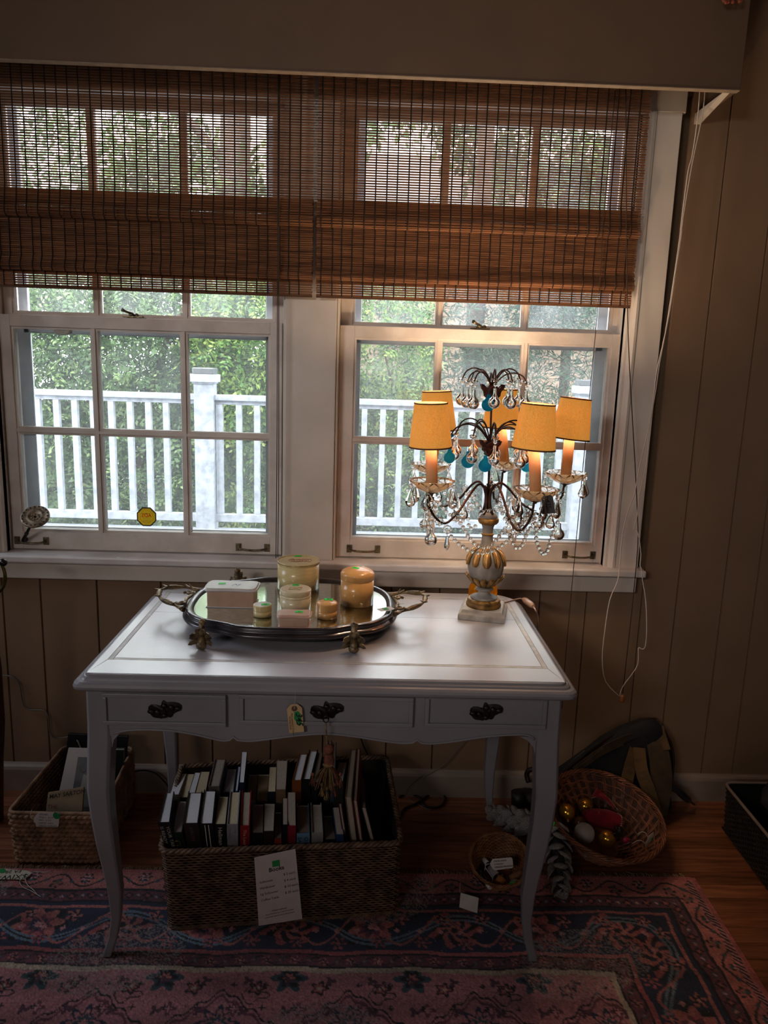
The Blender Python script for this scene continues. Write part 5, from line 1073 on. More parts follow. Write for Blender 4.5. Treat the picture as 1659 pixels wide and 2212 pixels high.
F = [("black hardcover reading YOUR TABLE IS READY at the basket's left end", (341, 367, 1778), (357, 376, 1712), '101014', PGW, True, 'YOUR TABLE|IS READY', 'b8b4b0', .0125, None),
 ('dark green hardcover with gold emblem, second from the basket left end', (368, 394, 1800), (385, 404, 1730), '12241c', PGW, True, None, None, 0, None),
 ('thick dark brown hardcover with white pages, front row', (396, 428, 1780), (407, 437, 1712), '2a1f1c', PGW, True, 'HAUTE', '5c4a40', .013, None),
 ('black hardcover with two cream stripes down its spine', (430, 460, 1781), (441, 467, 1708), '0e0e12', PGW, True, None, None, 0, (.42, .68)),
 ('black book with script title Hellman on the spine', (464, 487, 1780), (473, 493, 1720), '0c0e14', PGC, False, 'Hellman', 'b8b4a8', .016, None),
 ('pale grey spined book beside the black Hellman book', (490, 514, 1782), (497, 519, 1710), 'a09aa4', PGC, True, 'THE|STORIES', '5c5660', .008, None),
 ('bright red spined book in the left half of the front row', (519, 539, 1785), (522, 543, 1710), '9a1c24', PGG, True, 'The Look', 'd8a8a8', .012, None),
 ('black paperback right of the bright red spine', (545, 568, 1799), (547, 569, 1737), '101216', PGG, False, None, None, 0, None),
 ('dark brown paperback with browned pages, front row middle', (569, 591, 1795), (571, 594, 1735), '2c1a16', PGG, False, None, None, 0, None),
 ('small vermilion spined book just right of the price sheet top', (593, 608, 1811), (594, 608, 1754), 'a83c20', PGG, False, None, None, 0, None),
 ('narrow black paperback between vermilion and crimson spines', (610, 621, 1781), (610, 621, 1723), '12141c', PGG, False, None, None, 0, None),
 ('crimson spined paperback left of the light blue book', (621, 639, 1783), (621, 638, 1710), '8c1830', PGG, False, None, None, 0, None),
 ('light blue book with black lettering OLIVER SACKS', (641, 669, 1801), (641, 667, 1739), '6c90b4', PGG, True, 'OLIVER|SACKS', '1c2430', .0165, None),
 ('pale grey spined book right of the light blue book', (673, 698, 1800), (671, 694, 1737), '9a9590', PGG, True, None, None, 0, None),
 ('low black paperback toward the right of the front row', (702, 725, 1813), (698, 717, 1762), '10141c', PGG, False, None, None, 0, None),
 ('dull blue spined paperback near the tall red books', (726, 742, 1802), (718, 733, 1743), '2c4870', PGG, False, None, None, 0, None)]
for lb, pf, pb, c, pg, hd, tx, tc_, ts, st_ in F:
    r = book(lb, pf, pb, c, pg, YF, .150, hard=hd, txt=tx, tcol=tc_ or 'd8d4cc', tsize=ts, stripes=st_)
    if 'gold emblem' in lb:
        c0 = P(381, 1822, YF-.004); em = MB().tube([c0+Vector((.007*math.cos(a), 0, .007*math.sin(a))) for a in np.linspace(.9, 5.6, 14)], .0014, 4)
        for a in np.linspace(0, 2*PI, 13)[:-1]: em.tube([c0+Vector((.009*math.cos(a), 0, .009*math.sin(a))), c0+Vector((.0115*math.cos(a), 0, .0115*math.sin(a)))], .0006, 3)
        em.build('gold_emblem', mat('gold_foil', 'b89a4c', rough=.4, metal=.6), r, w=True, kind='stuff')
YB = YF+.19
Bk = [('white paged paperback at the left end of the back row', (366, 386, 1716), (381, 403, 1670), '8a8078', PGW, 0), ('yellowed paperback second in the back row', (388, 405, 1722), (404, 420, 1671), '6a5030', PGC, 0),
 ('thin white paged booklet with torn cover, back row', (407, 421, 1712), (421, 433, 1668), 'b0a8a0', PGW, 0), ('tan paged paperback beside the torn booklet', (422, 444, 1712), (434, 453, 1666), '7a5a38', PGC, 0),
 ('tall cream paged hardcover rising above the back row left', (450, 474, 1700), (464, 488, 1640), '7c7068', PGG, 1), ('white paged hardcover right of the tall cream one', (481, 505, 1713), (490, 512, 1661), '4c4440', PGW, 1),
 ('narrow bright blue booklet in the back row', (508, 513, 1708), (514, 520, 1655), '2c64a4', PGW, 0), ('tall thin white booklet with navy edge standing highest at left', (517, 527, 1690), (522, 534, 1623), '1c2848', PGW, 0),
 ('small white paged paperback right of the tall thin booklet', (533, 552, 1730), (538, 557, 1673), 'b8b0a8', PGG, 0), ('tan paperback with soft corners in the back row middle', (554, 577, 1729), (558, 582, 1672), '7c5c34', PGC, 0),
 ('pale yellow paged book in the back row middle', (578, 595, 1710), (582, 597, 1656), '18202c', PGC, 0), ('tall bowed cream paperback in the back row middle', (596, 617, 1705), (597, 621, 1642), '8a6c50', PGG, 0),
 ('white paged hardcover with orange edge left of the tassel', (631, 651, 1687), (646, 665, 1629), '8a4a1c', PGW, 1), ('white paged black hardcover touching the key tassel', (653, 671, 1685), (668, 687, 1622), '0c1018', PGW, 1),
 ('dark slim volume half hidden by the key tassel', (674, 686, 1690), (688, 697, 1625), '101420', PGG, 0), ('white paged hardcover right of the key tassel', (722, 742, 1690), (731, 751, 1646), '34302e', PGW, 1)]
for lb, pf, pb, c, pg, hd in Bk:
    book(lb, pf, pb, c, pg, YB, .150, hard=bool(hd), group='books packed in the rattan basket')
book('grey journal standing on end highest behind the tassel', (700, 712, 1668), (708, 717, 1602), '20242c', PGG, YB+.02, .15)
book('thin striped journal leaning behind the tassel', (714, 724, 1672), (718, 727, 1606), '3c4250', PGG, YB+.02, .15)
def leaner(label, pts, c, th, pg):
    a = [P(*p) for p in pts]; d_ = Vector((th, 0, 0)); ctr = (a[0]+a[2])/2; r = thing('book', label, 'book', (ctr.x, ctr.y, min(p.z for p in a)), group='books packed in the rattan basket')
    m = MB().prism(a, (.0025, 0, 0)); m2 = MB().prism([p+d_ for p in a], (.0025, 0, 0)); m.add(m2.v, m2.f); m.build('cover', cover(c), r, w=True)
    cc = sum(a, Vector())/len(a); MB().prism([cc+(p-cc)*.975+Vector((.0025, 0, 0)) for p in a], (th-.0025, 0, 0)).build('pages', pg, r, w=True)
yy0, yy1 = YF+.078, YF+.30
leaner('large beige coffee table book leaning right of the back row', [(760, 1840, yy0), (745, 1722, yy0), (757, 1618, yy1), (762, 1760, yy1)], '6c5848', .016, PGG)
leaner('large red coffee table book leaning in the basket', [(778, 1840, yy0), (762, 1730, yy0), (770, 1616, yy1), (779, 1760, yy1)], '6c1420', .010, PGG)
leaner('dark red hardcover in the front row beside dull blue spine', [(752, 1842, yy0), (738, 1790, yy0), (730, 1735, yy0+.12), (742, 1800, yy0+.12)], '5c141c', .008, PGG)
leaner('dark coffee table book leaning rightmost in the basket', [(806, 1845, yy0), (780, 1745, yy0), (778, 1680, yy1), (795, 1780, yy1)], '1c1c22', .012, PGG)
# price sheet on the basket
q = [P(549, 1853, fl_.y-.004), P(638, 1834, fl_.y-.002), P(653, 1985, fl_.y-.008), P(559, 2000, fl_.y-.010)]
ps = thing('price_sheet', 'white book price sheet pinned on the front of the rattan basket', 'sign', tuple((q[2]+q[3])/2)); MB().prism([q[0], q[3], q[2], q[1]], (0, .0008, 0)).build('sheet', mat('sheet_paper', 'cdc2c0', 'c4b8b6', scale=20, rough=.85), ps, w=True)
Xs = (q[1]-q[0]).normalized(); Ys = (q[0]-q[3]).normalized(); Wd = (q[1]-q[0]).length; Hd = (q[0]-q[3]).length
def sh(u, v): return q[0].lerp(q[1], u).lerp(q[3].lerp(q[2], u), v)+Vector((0, -.0008, 0))
MB().prism([sh(.42, .10), sh(.42, .185), sh(.60, .185), sh(.60, .10)], (0, -.0004, 0)).build('green_sticker', mat('green_marker', '1f8a48'), ps, w=True)
text('heading', 'Books', Wd*.15, INK, ps, sh(.51, .245), Xs, Ys, 'CENTER', bold=.0003)
for i, (a, b) in enumerate((('Softcover', '$ 2 each'), ('Hardcover', '$ 4 each'), ('Lg Softcover', '$ 10 each'), ('Coffee Table', '$ 25 each'))):
    text('print', a, Wd*.085, INK, ps, sh(.09, .385+.088*i), Xs, Ys); text('print', b, Wd*.085, INK, ps, sh(.66, .335+.088*i), Xs, Ys)
for i, (t_, s_) in enumerate((('Unless marked.', .06), ('Some book prices may be marked', .05), ('individually inside for first edition pieces', .045))): text('print', t_, Wd*s_, INK, ps, sh(.5, .815+.04*i), Xs, Ys, 'CENTER')
# -- left seagrass basket
la, lb2 = G(34, 1862, .004), G(214, 1864, .004); zr = P(23, 1757, la.y).z
lo_c = [Vector((la.x, la.y, .006)), Vector((lb2.x, la.y, .006)), Vector((lb2.x-.0, -.055, .006)), Vector((la.x+.01, -.055, .006))]; hi_c = [Vector((la.x-.012, la.y-.002, zr)), Vector((lb2.x+.015, la.y-.002, zr)), Vector((G(281, 1629, zr+.012).x, -.045, zr+.014)), Vector((G(130, 1627, zr+.012).x, -.045, zr+.014))]
sb_ = thing('seagrass_basket', 'square woven seagrass basket of frames left of the desk', 'basket', ((la.x+lb2.x)/2, -.22, .0)); cl = sum(lo_c, Vector())/4; ch = sum(hi_c, Vector())/4
nrow = 11
for r in range(nrow):
    t0 = (r+.5)/nrow; ring = [a.lerp(b, t0) for a, b in zip(roundrect(lo_c, .02), roundrect(hi_c, .02))]; ring.append(ring[0]); dense = []
    for a, b in zip(ring[:-1], ring[1:]):
        k = max(1, round((b-a).length/.0085)); dense += [a.lerp(b, j/k) for j in range(k)]
    dense.append(dense[0]); m = MB()
    for ph in (0, PI):
        L = 0; q_ = []; rr = []
        for i, p in enumerate(dense):
            if i: L += (p-dense[i-1]).length
            t = (dense[(i+1) % len(dense)]-dense[i-1]).normalized() if i and i < len(dense)-1 else Vector((1, 0, 0)); s_ = t.cross(Vector((0, 0, 1))).normalized(); a_ = L*PI/.017+ph+r*1.3
            q_.append(p+s_*(.0035*math.cos(a_))+Vector((0, 0, .0032*math.sin(a_)))); rr.append(.0062+.0016*math.sin(a_*1.0+.7)+U(-.0004, .0004))
        m.tube(q_, rr, 6, False)
    m.build('woven_row', HYA, sb_, w=True)
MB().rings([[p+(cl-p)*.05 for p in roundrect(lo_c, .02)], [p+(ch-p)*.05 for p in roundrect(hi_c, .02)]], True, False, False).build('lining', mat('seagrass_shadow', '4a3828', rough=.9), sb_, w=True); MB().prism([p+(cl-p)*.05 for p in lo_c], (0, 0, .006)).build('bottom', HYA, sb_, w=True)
m = MB(); m.tube([p for p in roundrect([c_+Vector((0, 0, .004)) for c_ in hi_c], .02)]+[roundrect([c_+Vector((0, 0, .004)) for c_ in hi_c], .02)[0]], .0055, 7); m.build('wrapped_rim', HYA, sb_, w=True)
def panel(name, label, cat, pts, th, m_, parts=()):
    a = [P(*p) for p in pts]; r = thing(name, label, cat, tuple((a[0]+a[2])/2)); n_ = (a[1]-a[0]).cross(a[3]-a[0]).normalized(); n_ = n_ if n_.y < 0 else -n_
    MB().prism(a, -n_*th).build('board', m_, r, w=True, bevel=.001); 
    for nm, mm, uv, lift_ in parts:
        MB().prism([lerp4(a, u, v)+n_*lift_ for u, v in uv], n_*.0006).build(nm, mm, r, w=True)
    return r, a, n_
BLK = mat('black_frame', '0c0e14', rough=.4); WFR = mat('white_frame', 'b8aca8', rough=.5)
panel('black_portfolio', 'tall black album standing at the back of the seagrass basket', 'album', [(128, 1745, -.13), (262, 1748, -.13), (276, 1591, -.10), (147, 1585, -.10)], .012, BLK)
panel('picture_frame', 'white picture frame with grey photograph in the seagrass basket', 'picture frame', [(118, 1755, -.25), (205, 1758, -.25), (215, 1617, -.17), (148, 1615, -.17)], .010, WFR, (('photograph', mat('grey_photo', '6c6c70', '3a3c42', scale=14, rough=.4), [(.36, .05), (1, .05), (1, .86), (.36, .86)], .001), ('photo_subject', mat('pale_photo', 'a8a4a0', '7c7878', scale=22, rough=.4), [(.5, .1), (.9, .1), (.85, .55), (.6, .6)], .002)))
r_, a_, n_ = panel('paperback', 'tan paperback titled MAY SARTON THE HOUSE BY at the basket front', 'book', [(96, 1775, -.37), (176, 1778, -.37), (181, 1700, -.34), (104, 1712, -.34)], .010, mat('tan_cover', '9a8468', '7c6a54', scale=12, rough=.6))
Xs = (a_[1]-a_[0]).normalized(); Ys = (a_[3]-a_[0]).normalized(); f_ = lambda u, v: lerp4(a_, u, v)+n_*.0009
text('title', 'MAY SARTON', .0175, mat('title_dark', '2a2018', rough=.7), r_, f_(.05, .78), (a_[2]-a_[3]), Ys, bold=.0002); text('title', 'THE', .0165, mat('title_redbrown', '7a2c1c', rough=.7), r_, f_(.03, .45), Xs, Ys); text('title', 'HOUSE BY', .0165, mat('title_redbrown', '7a2c1c'), r_, f_(.2, .23), Xs, Ys)
panel('silver_frame', 'thin dark frame with silver edge behind the desk leg in the seagrass basket', 'picture frame', [(238, 1742, -.18), (262, 1742, -.18), (268, 1618, -.15), (243, 1618, -.15)], .012, mat('silver_edge', '8c8a88', rough=.3, metal=.7), (('dark_face', BLK, [(.16, .02), (1, .02), (1, .98), (.16, .98)], .0005),))
c0 = P(100, 1771, la.y-.012); X_ = (P(128, 1771, la.y-.012)-P(74, 1769, la.y-.012)); Y_ = (P(102, 1753, la.y-.012)-P(100, 1789, la.y-.012))
ft = thing('frames_price_tag', 'white handwritten price tag for frames on the seagrass basket rim', 'tag', tuple(c0)); Xn, Yn = X_.normalized(), Y_.normalized()
MB().prism([c0+Xn*a+Yn*b for a, b in ((-.036, -.008), (-.030, -.014), (-.028, -.023), (.032, -.023), (.036, -.019), (.038, .020), (.034, .024), (-.024, .023), (-.030, .014), (-.036, .006))], (0, .0006, 0)).build('card', PAPER, ft, w=True)
MB().prism([c0+Xn*(.030+.012*math.cos(a))+Yn*(.016+.012*math.sin(a))+Vector((0, -.0004, 0)) for a in np.linspace(2.1, 5.3, 9)]+[c0+Xn*.038+Yn*.020+Vector((0, -.0004, 0))], (0, .0003, 0)).build('green_dot', mat('green_marker', '1f8a48'), ft, w=True)
for i, t_ in enumerate(('FRAMES:', 'SMALL - $ EA', 'MED - 6 EA', 'LARGE - 8 EA', 'UNLESS MARKED')): text('writing', t_, .0072, INK, ft, c0+Xn*(-.022)+Yn*(.015-.0092*i)+Vector((0, -.0008, 0)), Xn, Yn, shear=.15)
MB().tube(smooth_path([c0-Xn*.032+Vector((0, -.001, 0)), c0-Xn*.042+Yn*.004, c0-Xn*.046+Yn*.018, c0-Xn*.043+Yn*.030], 4), .0008, 5).build('string', STRING, ft, w=True)
# wires on the wall and floor
CBL = mat('grey_cable', '6c6258', rough=.6); BCB = mat('black_cable', '17130f', rough=.5)
def cable(label, pts, r, m_, name='cable'): return one(name, MB().tube(smooth_path(pts, 4), r, 6), m_, label, 'cable')
W_ = lambda *p: [P(a, b, -.012 if b < 1640 else -.05) for a, b in p]
cable('thin grey lamp cord crossing the wall left of the desk', W_((-20, 1458), (5, 1459), (28, 1463), (42, 1480), (46, 1505), (52, 1525), (65, 1533), (95, 1535), (104, 1548), (107, 1575), (115, 1592), (135, 1594))+[P(150, 1592, -.075), P(166, 1598, -.10), P(175, 1618, -.115), P(177, 1636, -.150), P(170, 1655, -.19), P(180, 1668, -.20), P(188, 1655, -.19), P(178, 1645, -.18), P(172, 1662, -.195), P(185, 1680, -.205)], .0028, CBL)
cable('brown cable arching against the baseboard behind the left desk leg', [P(a, b, -.045) for a, b in ((283, 1668), (310, 1664), (335, 1670), (352, 1685), (364, 1700))]+[G(372, 1718, .004)], .003, BCB)
cable('black cable coiled on the floor right of the book basket', [G(a, b, .005) for a, b in ((862, 1722), (880, 1716), (905, 1722), (918, 1742), (950, 1742), (962, 1722), (940, 1712), (900, 1735), (872, 1748), (866, 1765))], .0036, BCB)
cable('thin dark cord dropping behind the desk to the book basket', [P(770, 1560, -.03), P(783, 1605, -.03), P(800, 1640, -.035), P(815, 1668, -.04)]+[G(838, 1722, .003)], .0028, BCB)
cable('thin brown cord slanting from the baseboard to the coiled cable', [P(1010, 1592, -.03), P(960, 1650, -.03), P(900, 1690, -.035)]+[G(878, 1722, .003), G(930, 1750, .003)], .0018, CBL)
# floor tag at the left edge
c0 = G(28, 1886, .010); ft = thing('floor_tag', 'cream price tag with green dot and strings lying on the rug at left edge', 'tag', tuple(c0))
pl = [G(-40, 1874, .010), G(-40, 1899, .010), G(52, 1900, .010), G(66, 1891, .010), G(69, 1886, .010), G(60, 1881, .010)]; MB().prism(pl, (0, 0, .0006)).build('card', mat('tag_card', 'c9bda8', rough=.8), ft, w=True)
MB().prism([G(4+9*math.cos(a), 1881+5*math.sin(a), .0112) for a in np.linspace(0, 2*PI, 13)[:-1]][::-1], (0, 0, .0004)).build('green_dot', mat('green_marker', '1f8a48'), ft, w=True)
text('writing', '$XIW-8', .028, INK, ft, G(62, 1888, .0112), (-1, -.1, 0), (0.1, -1, 0)); text('writing', 'EA 28', .018, INK, ft, G(48, 1879, .0112), (-1, -.1, 0), (.1, -1, 0))
for pts in (((66, 1888), (60, 1893), (43, 1902), (48, 1915), (66, 1924), (88, 1937)), ((66, 1888), (55, 1898), (60, 1912), (72, 1922), (80, 1932)), ((66, 1888), (75, 1883), (95, 1884), (108, 1881))): MB().tube(smooth_path([G(a, b, .0115) for a, b in pts], 4), .0009, 5).build('string', STRING, ft, w=True)
# ------------------------------------------------------------------ round wicker basket with baubles
def lerpv(a, b, t): return a+(b-a)*t
bc = Vector((.765, -.262, 0)); tl = Matrix.Rotation(R(14), 4, 'X') @ Matrix.Rotation(R(5), 4, 'Y'); MW = Matrix.Translation((bc.x, bc.y-.018, .012)) @ tl
rb = thing('round_wicker_basket', 'wide round red brown wicker basket holding baubles beside the desk', 'basket', (bc.x, bc.y, 0))
def bowl_r(t): return .070+.105*t**.75, .125*t      # radius, height of the wall
prm = [bowl_r(t) for t in np.linspace(0, 1, 9)]
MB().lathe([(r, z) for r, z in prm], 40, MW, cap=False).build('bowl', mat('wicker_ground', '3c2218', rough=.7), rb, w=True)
for r in range(7):   # broad basket-weave strands
    t = (r+.5)/7; rr, z = bowl_r(t); m = MB(); n = 64
    for k_ in range(3):
        m.tube([MW @ Vector(((rr+.0035*math.cos(PI*(i/2+r))+0*.0)*math.cos(2*PI*i/n), (rr+.0035*math.cos(PI*(i/2+r)))*math.sin(2*PI*i/n), z+(k_-1)*.0052)) for i in range(n+1)], .0026, 4, False)
    m.build('woven_band', WIC2, rb, w=True)
for i in range(32):
    a = 2*PI*i/32; m = MB()
    for dk in (-.028, 0, .028): m.tube([MW @ Vector(((bowl_r(t)[0]-.002)*math.cos(a+dk+t*.35), (bowl_r(t)[0]-.002)*math.sin(a+dk+t*.35), bowl_r(t)[1])) for t in np.linspace(0, 1, 5)], .0022, 4, False)
    m.build('stake', WIC2, rb, w=True)
m = MB(); rr = .178
for ph in range(4): m.tube([MW @ Vector(((rr+.005*math.cos(a*14+ph*PI/2))*math.cos(a), (rr+.005*math.cos(a*14+ph*PI/2))*math.sin(a), .127+.005*math.sin(a*14+ph*PI/2))) for a in np.linspace(0, 2*PI, 113)], .0035, 5, False)
m.build('braided_rim', WIC2, rb, w=True); MB().lathe([(.068, 0), (.072, .004)], 32, MW).build('bottom', WIC2, rb, w=True)
GB = mat('gold_glass', 'f0b848', 'e8ae40', scale=10, rough=.16, metal=.85)
def ball(px, py, yy, r, label, group=None):
    c = P(px, py, yy); t = thing('gold_bauble', label, 'bauble', (c.x, c.y, c.z-r), group='gold baubles in the wicker basket'); MB().sphere(c, r, 24, 16).build('glass_ball', GB, t, w=True); return t, c
_, c_ = ball(1224, 1754, -.26, .0265, 'gold bauble with cap at the left of the wicker basket'); d_ = Vector((-.05, -.6, -.4)).normalized(); MB().tube([c_+d_*.025, c_+d_*.034], [.007, .006], 12).build('cap', GB, _, w=True)
ball(1264, 1741, -.20, .0260, 'gold bauble behind, touching the red felt stocking'); ball(1310, 1811, -.335, .0262, 'gold bauble at the front rim of the wicker basket')
c = P(1262, 1800, -.33); one('felt_ball', MB().sphere(c, .0315, 20, 14), mat('white_felt', 'cfc8c2', 'b8b0aa', scale=60, rough=1, bump=.5, bscale=200, sheen=.5), 'fuzzy white ball in the wicker basket', 'ball')
c = P(1252, 1776, -.28); one('brown_bauble', MB().sphere(c, .018, 14, 10), mat('brown_glass', '6c4424', rough=.3), 'small brown ball wedged between the gold bauble and the stocking', 'bauble')
# red felt stocking : a soft folded tube with beaded cuff
RF = mat('red_felt', 'a01028', '7c0c20', scale=40, rough=.95, bump=.3, bscale=200, sheen=.3)
sk = thing('felt_stocking', 'red felt stocking with white beaded edge lying in the wicker basket', 'stocking', tuple(P(1310, 1775, -.27)-Vector((0, 0, .02))))
ax = [P(1262, 1760, -.25), P(1285, 1765, -.262), P(1310, 1770, -.272), P(1332, 1776, -.285)]; rs = []
for i, p in enumerate(ax):
    rx, rz = ((.006, .016), (.022, .029), (.032, .035), (.030, .031))[i]
    rs.append([p+Vector((.006*math.sin(a)+.0*i, -rz*math.cos(a)*.55, rz*math.sin(a)*1.0))+Vector((0, 0, .004*math.sin(3*a)))+Vector((.25*rx*math.cos(a), 0, 0)) for a in np.linspace(0, 2*PI, 19)[:-1]])
MB().rings(rs, True, False).build('leg_cloth', RF, sk, w=True); MB().rings([[q_+Vector((-.003*k, 0, 0)) if k else q_ for q_ in [rs[-1][j].lerp(ax[-1], .12*k) for j in range(18)]] for k in range(3)], True, False).build('lining', mat('stocking_inside', '4c0a14', rough=.95), sk, w=True)
bd = MB(); 
for k in range(2):
    n = 36
    for i in range(n):
        f = i/n*18; j = int(f); p = rs[-1][j % 18].lerp(rs[-1][(j+1) % 18], f-j).lerp(ax[-1], .08*k); bd.sphere(p+Vector((.001, -.001, 0)), .0013, 5, 4)
p0, p1 = P(1290, 1745, -.262), P(1272, 1778, -.285)
for i in range(14): bd.sphere(lerpv(rs[1][3], rs[1][12], i/13)+Vector((0, -.003, .001)), .0012, 5, 4)
bd.build('bead_edging', mat('white_beads', 'e6dcd4', rough=.4), sk, w=True, kind='stuff')
toe = [P(1280, 1722, -.20), P(1291, 1703, -.185), P(1300, 1712, -.19), P(1316, 1724, -.20), P(1332, 1745, -.225), P(1318, 1742, -.235), P(1300, 1722, -.215)]
MB().prism(toe, (0, .012, -.003)).build('toe', RF, sk, w=True, bevel=.003); bd = MB()
for a, b in zip([P(1279, 1722, -.203)]+toe[3:5], [toe[2]+Vector((0, -.004, -.006)), toe[4], P(1334, 1748, -.23)]):
    for i in range(9): bd.sphere(lerpv(a, b, i/8)+Vector((0, -.002, -.001)), .0012, 5, 4)
bd.build('bead_edging', mat('white_beads', 'e6dcd4'), sk, w=True, kind='stuff')
c = P(1338, 1797, -.33); one('dark_figurine', MB().sphere(c, .013, 12, 9, (.9, .8, 1.3)).sphere(c+Vector((-.012, -.002, .016)), .006, 8, 6), mat('dark_toy', '1c1614', rough=.6), 'small dark ornament by the right rim of the wicker basket', 'ornament')
c = P(1352, 1815, -.34); one('pink_ornament', MB().sphere(c, .0105, 12, 9, (1.1, .8, .9)), mat('deep_pink', 'a01c40', rough=.35), 'small deep pink shiny ornament at the basket edge', 'ornament')
c0 = P(1403, 1819, -.36); wt = thing('wicker_basket_tag', 'cream tag with green square tied to the round wicker basket', 'tag', tuple(c0)); q = [P(1393, 1827, -.37), P(1396, 1841, -.365), P(1414, 1825, -.35), P(1412, 1797, -.35), P(1400, 1807, -.36)]
MB().prism(q, (0, .0007, 0)).build('card', mat('tag_card', 'c9bda8'), wt, w=True); MB().prism([P(1407, 1812, -.3545), P(1407, 1822, -.356), P(1413, 1817, -.352), P(1412, 1807, -.352)], (0, -.0006, 0)).build('green_square', mat('green_marker', '1f8a48'), wt, w=True)
for pts in (((1378, 1802), (1386, 1797), (1395, 1800), (1400, 1812)), ((1366, 1822), (1380, 1815), (1392, 1820), (1399, 1830))): MB().tube(smooth_path([P(a, b, -.365) for a, b in pts], 4), .0009, 5).build('string', STRING, wt, w=True)
text('writing', '38', .012, INK, wt, P(1401, 1832, -.3635), (P(1412, 1806, -.352)-P(1401, 1832, -.3635)), (-1, 0, .5))
# ------------------------------------------------------------------ glittering cones
GLT = mat('silver_glitter', 'f2eeea', 'a09c98', scale=420, rough=.32, metal=.6, bump=.9, bscale=500, detail=2); DGL = mat('dark_silver', '5c5754', '2e2b2a', scale=200, rough=.4, metal=.7, bump=.5, bscale=300)
def cone(label, base, tip, rad, n, sz):
    base, tip = Vector(base), Vector(tip); L = (tip-base).length; ax = (tip-base).normalized(); r = thing('glitter_cone', label, 'pine cone', (base.x, base.y, 0), group='silver glitter cones')
    MB().tube([base, base.lerp(tip, .4), tip], [rad*.45, rad*.4, rad*.15], 10).build('core', DGL, r, w=True)
    u = ax.cross(Vector((0, 0, 1))).normalized(); w_ = u.cross(ax)
    for i in range(n):
        t = (i+.3)/n; a = i*2.3999; rr = rad*(math.sin(PI*min(1, t*.86+.14))**.55)*(1-.35*t); d = u*math.cos(a)+w_*math.sin(a); p = base+ax*(L*t)+d*rr*.45
        if p.z+d.z*rr < -.0: d = (d+Vector((0, 0, .5))).normalized()
        side = ax.cross(d).normalized(); s = sz*(1-.35*t); rows = []
        for k in range(5):
            q = k/4; ww = s*.50*math.sin(PI*(.12+.80*q))**.8; c_ = p+ax*(s*.95*q)*.75+d*(s*.75*q-.25*s*q*q)+Vector((0, 0, U(-.0006, .0006)))
            rows.append([c_-side*ww-d*.25*ww, c_-side*ww*.4+d*.1*ww, c_+side*ww*.4+d*.1*ww, c_+side*ww-d*.25*ww+d*U(-.001, .002), c_-d*.0018])
        for row in rows:
            for j in range(len(row)): row[j] = Vector((row[j].x, row[j].y, max(.0065, row[j].z)))
        MB().rings(rows).build('scale', GLT, r, w=True)
    return r
b0, t0_ = P(1195, 1770, -.33), G(1212, 1925, .028); cone('large silver glitter pine cone standing out right of the front desk leg', b0+Vector((.006, 0, -.005)), t0_, .046, 30, .058)
b1, t1_ = P(1165, 1790, -.30), P(1066, 1752, -.20); cone('silver glitter pine cone lying left behind the front desk leg', b1, (t1_.x, t1_.y, .055), .050, 28, .058)
c = P(1192, 1779, -.375); sgt = thing('cone_price_sticker', 'green price sticker on the silver pine cone beside the desk leg', 'sticker', tuple(c)); MB().prism([P(1186, 1774, -.375), P(1186, 1787, -.375), P(1196, 1785, -.375), P(1199, 1777, -.375), P(1194, 1771, -.375)], (0, .0006, 0)).build('paper', GREEN, sgt, w=True); text('writing', '16', .010, INK, sgt, P(1188, 1785, -.3755), (1, 0, .3), (-.3, 0, 1))
# ------------------------------------------------------------------ small basket of bottles
sc0 = Vector((.425, -.435, 0)); MW = Matrix.Translation((sc0.x, sc0.y-.01, .008)) @ Matrix.Rotation(R(20), 4, 'X') @ Matrix.Rotation(R(-3), 4, 'Y')
sbk = thing('small_wicker_basket', 'small oval honey wicker basket holding little bottles', 'basket', (sc0.x, sc0.y, 0))
def sr(t): return .040+.044*t**.7, .085*t
MB().lathe([(sr(t)[0], sr(t)[1]) for t in np.linspace(0, 1, 7)], 36, MW, cap=False).build('lining', mat('wicker_ground', '3c2218'), sbk, w=True)
m = MB()
for r in range(17):
    t = (r+.5)/17; rr, z = sr(t); n = 72; m.tube([MW @ Vector(((rr+.0013*math.cos(PI*(i/1.5+r)))*math.cos(2*PI*i/n), (rr+.0013*math.cos(PI*(i/1.5+r)))*math.sin(2*PI*i/n), z)) for i in range(n+1)], .0023, 4, False)
m.build('weave', WIC, sbk, w=True, kind='stuff'); m = MB()
for ph in range(3): m.tube([MW @ Vector(((.0855+.003*math.cos(a*16+ph*2.1))*math.cos(a), (.0855+.003*math.cos(a*16+ph*2.1))*math.sin(a), .087+.003*math.sin(a*16+ph*2.1))) for a in np.linspace(0, 2*PI, 100)], .0022, 5, False)
m.build('rim', WIC, sbk, w=True); MB().lathe([(.039, 0), (.041, .003)], 30, MW).build('bottom', WIC, sbk, w=True)
def vial(name, label, cat, a, b, r, body, capm=None, band=None, grp=None):
    a, b = P(*a), P(*b); d = (b-a); t = thing(name, label, cat, tuple((a+b)/2-Vector((0, 0, r))), group=('little bottles in the small basket' if cat == 'bottle' else None)); MB().tube([a, a+d*.02, a+d*.68, a+d*.74, a+d*.8], [r*.9, r, r, r*.6, r*.5], 14).build('body', body, t, w=True)
    if capm: MB().tube([a+d*.78, a+d*.8, a+d], [r*.66, r*.7, r*.66], 14).build('cap', capm, t, w=True)
    if band: MB().tube([a+d*.15, a+d*.58], [r*1.02, r*1.02], 16).build('paper_label', band, t, w=True)
    return t
WCP = mat('white_cap', 'd8d4d0', rough=.5); DBT = mat('dark_bottle', '16141a', rough=.15, coat=.5); 
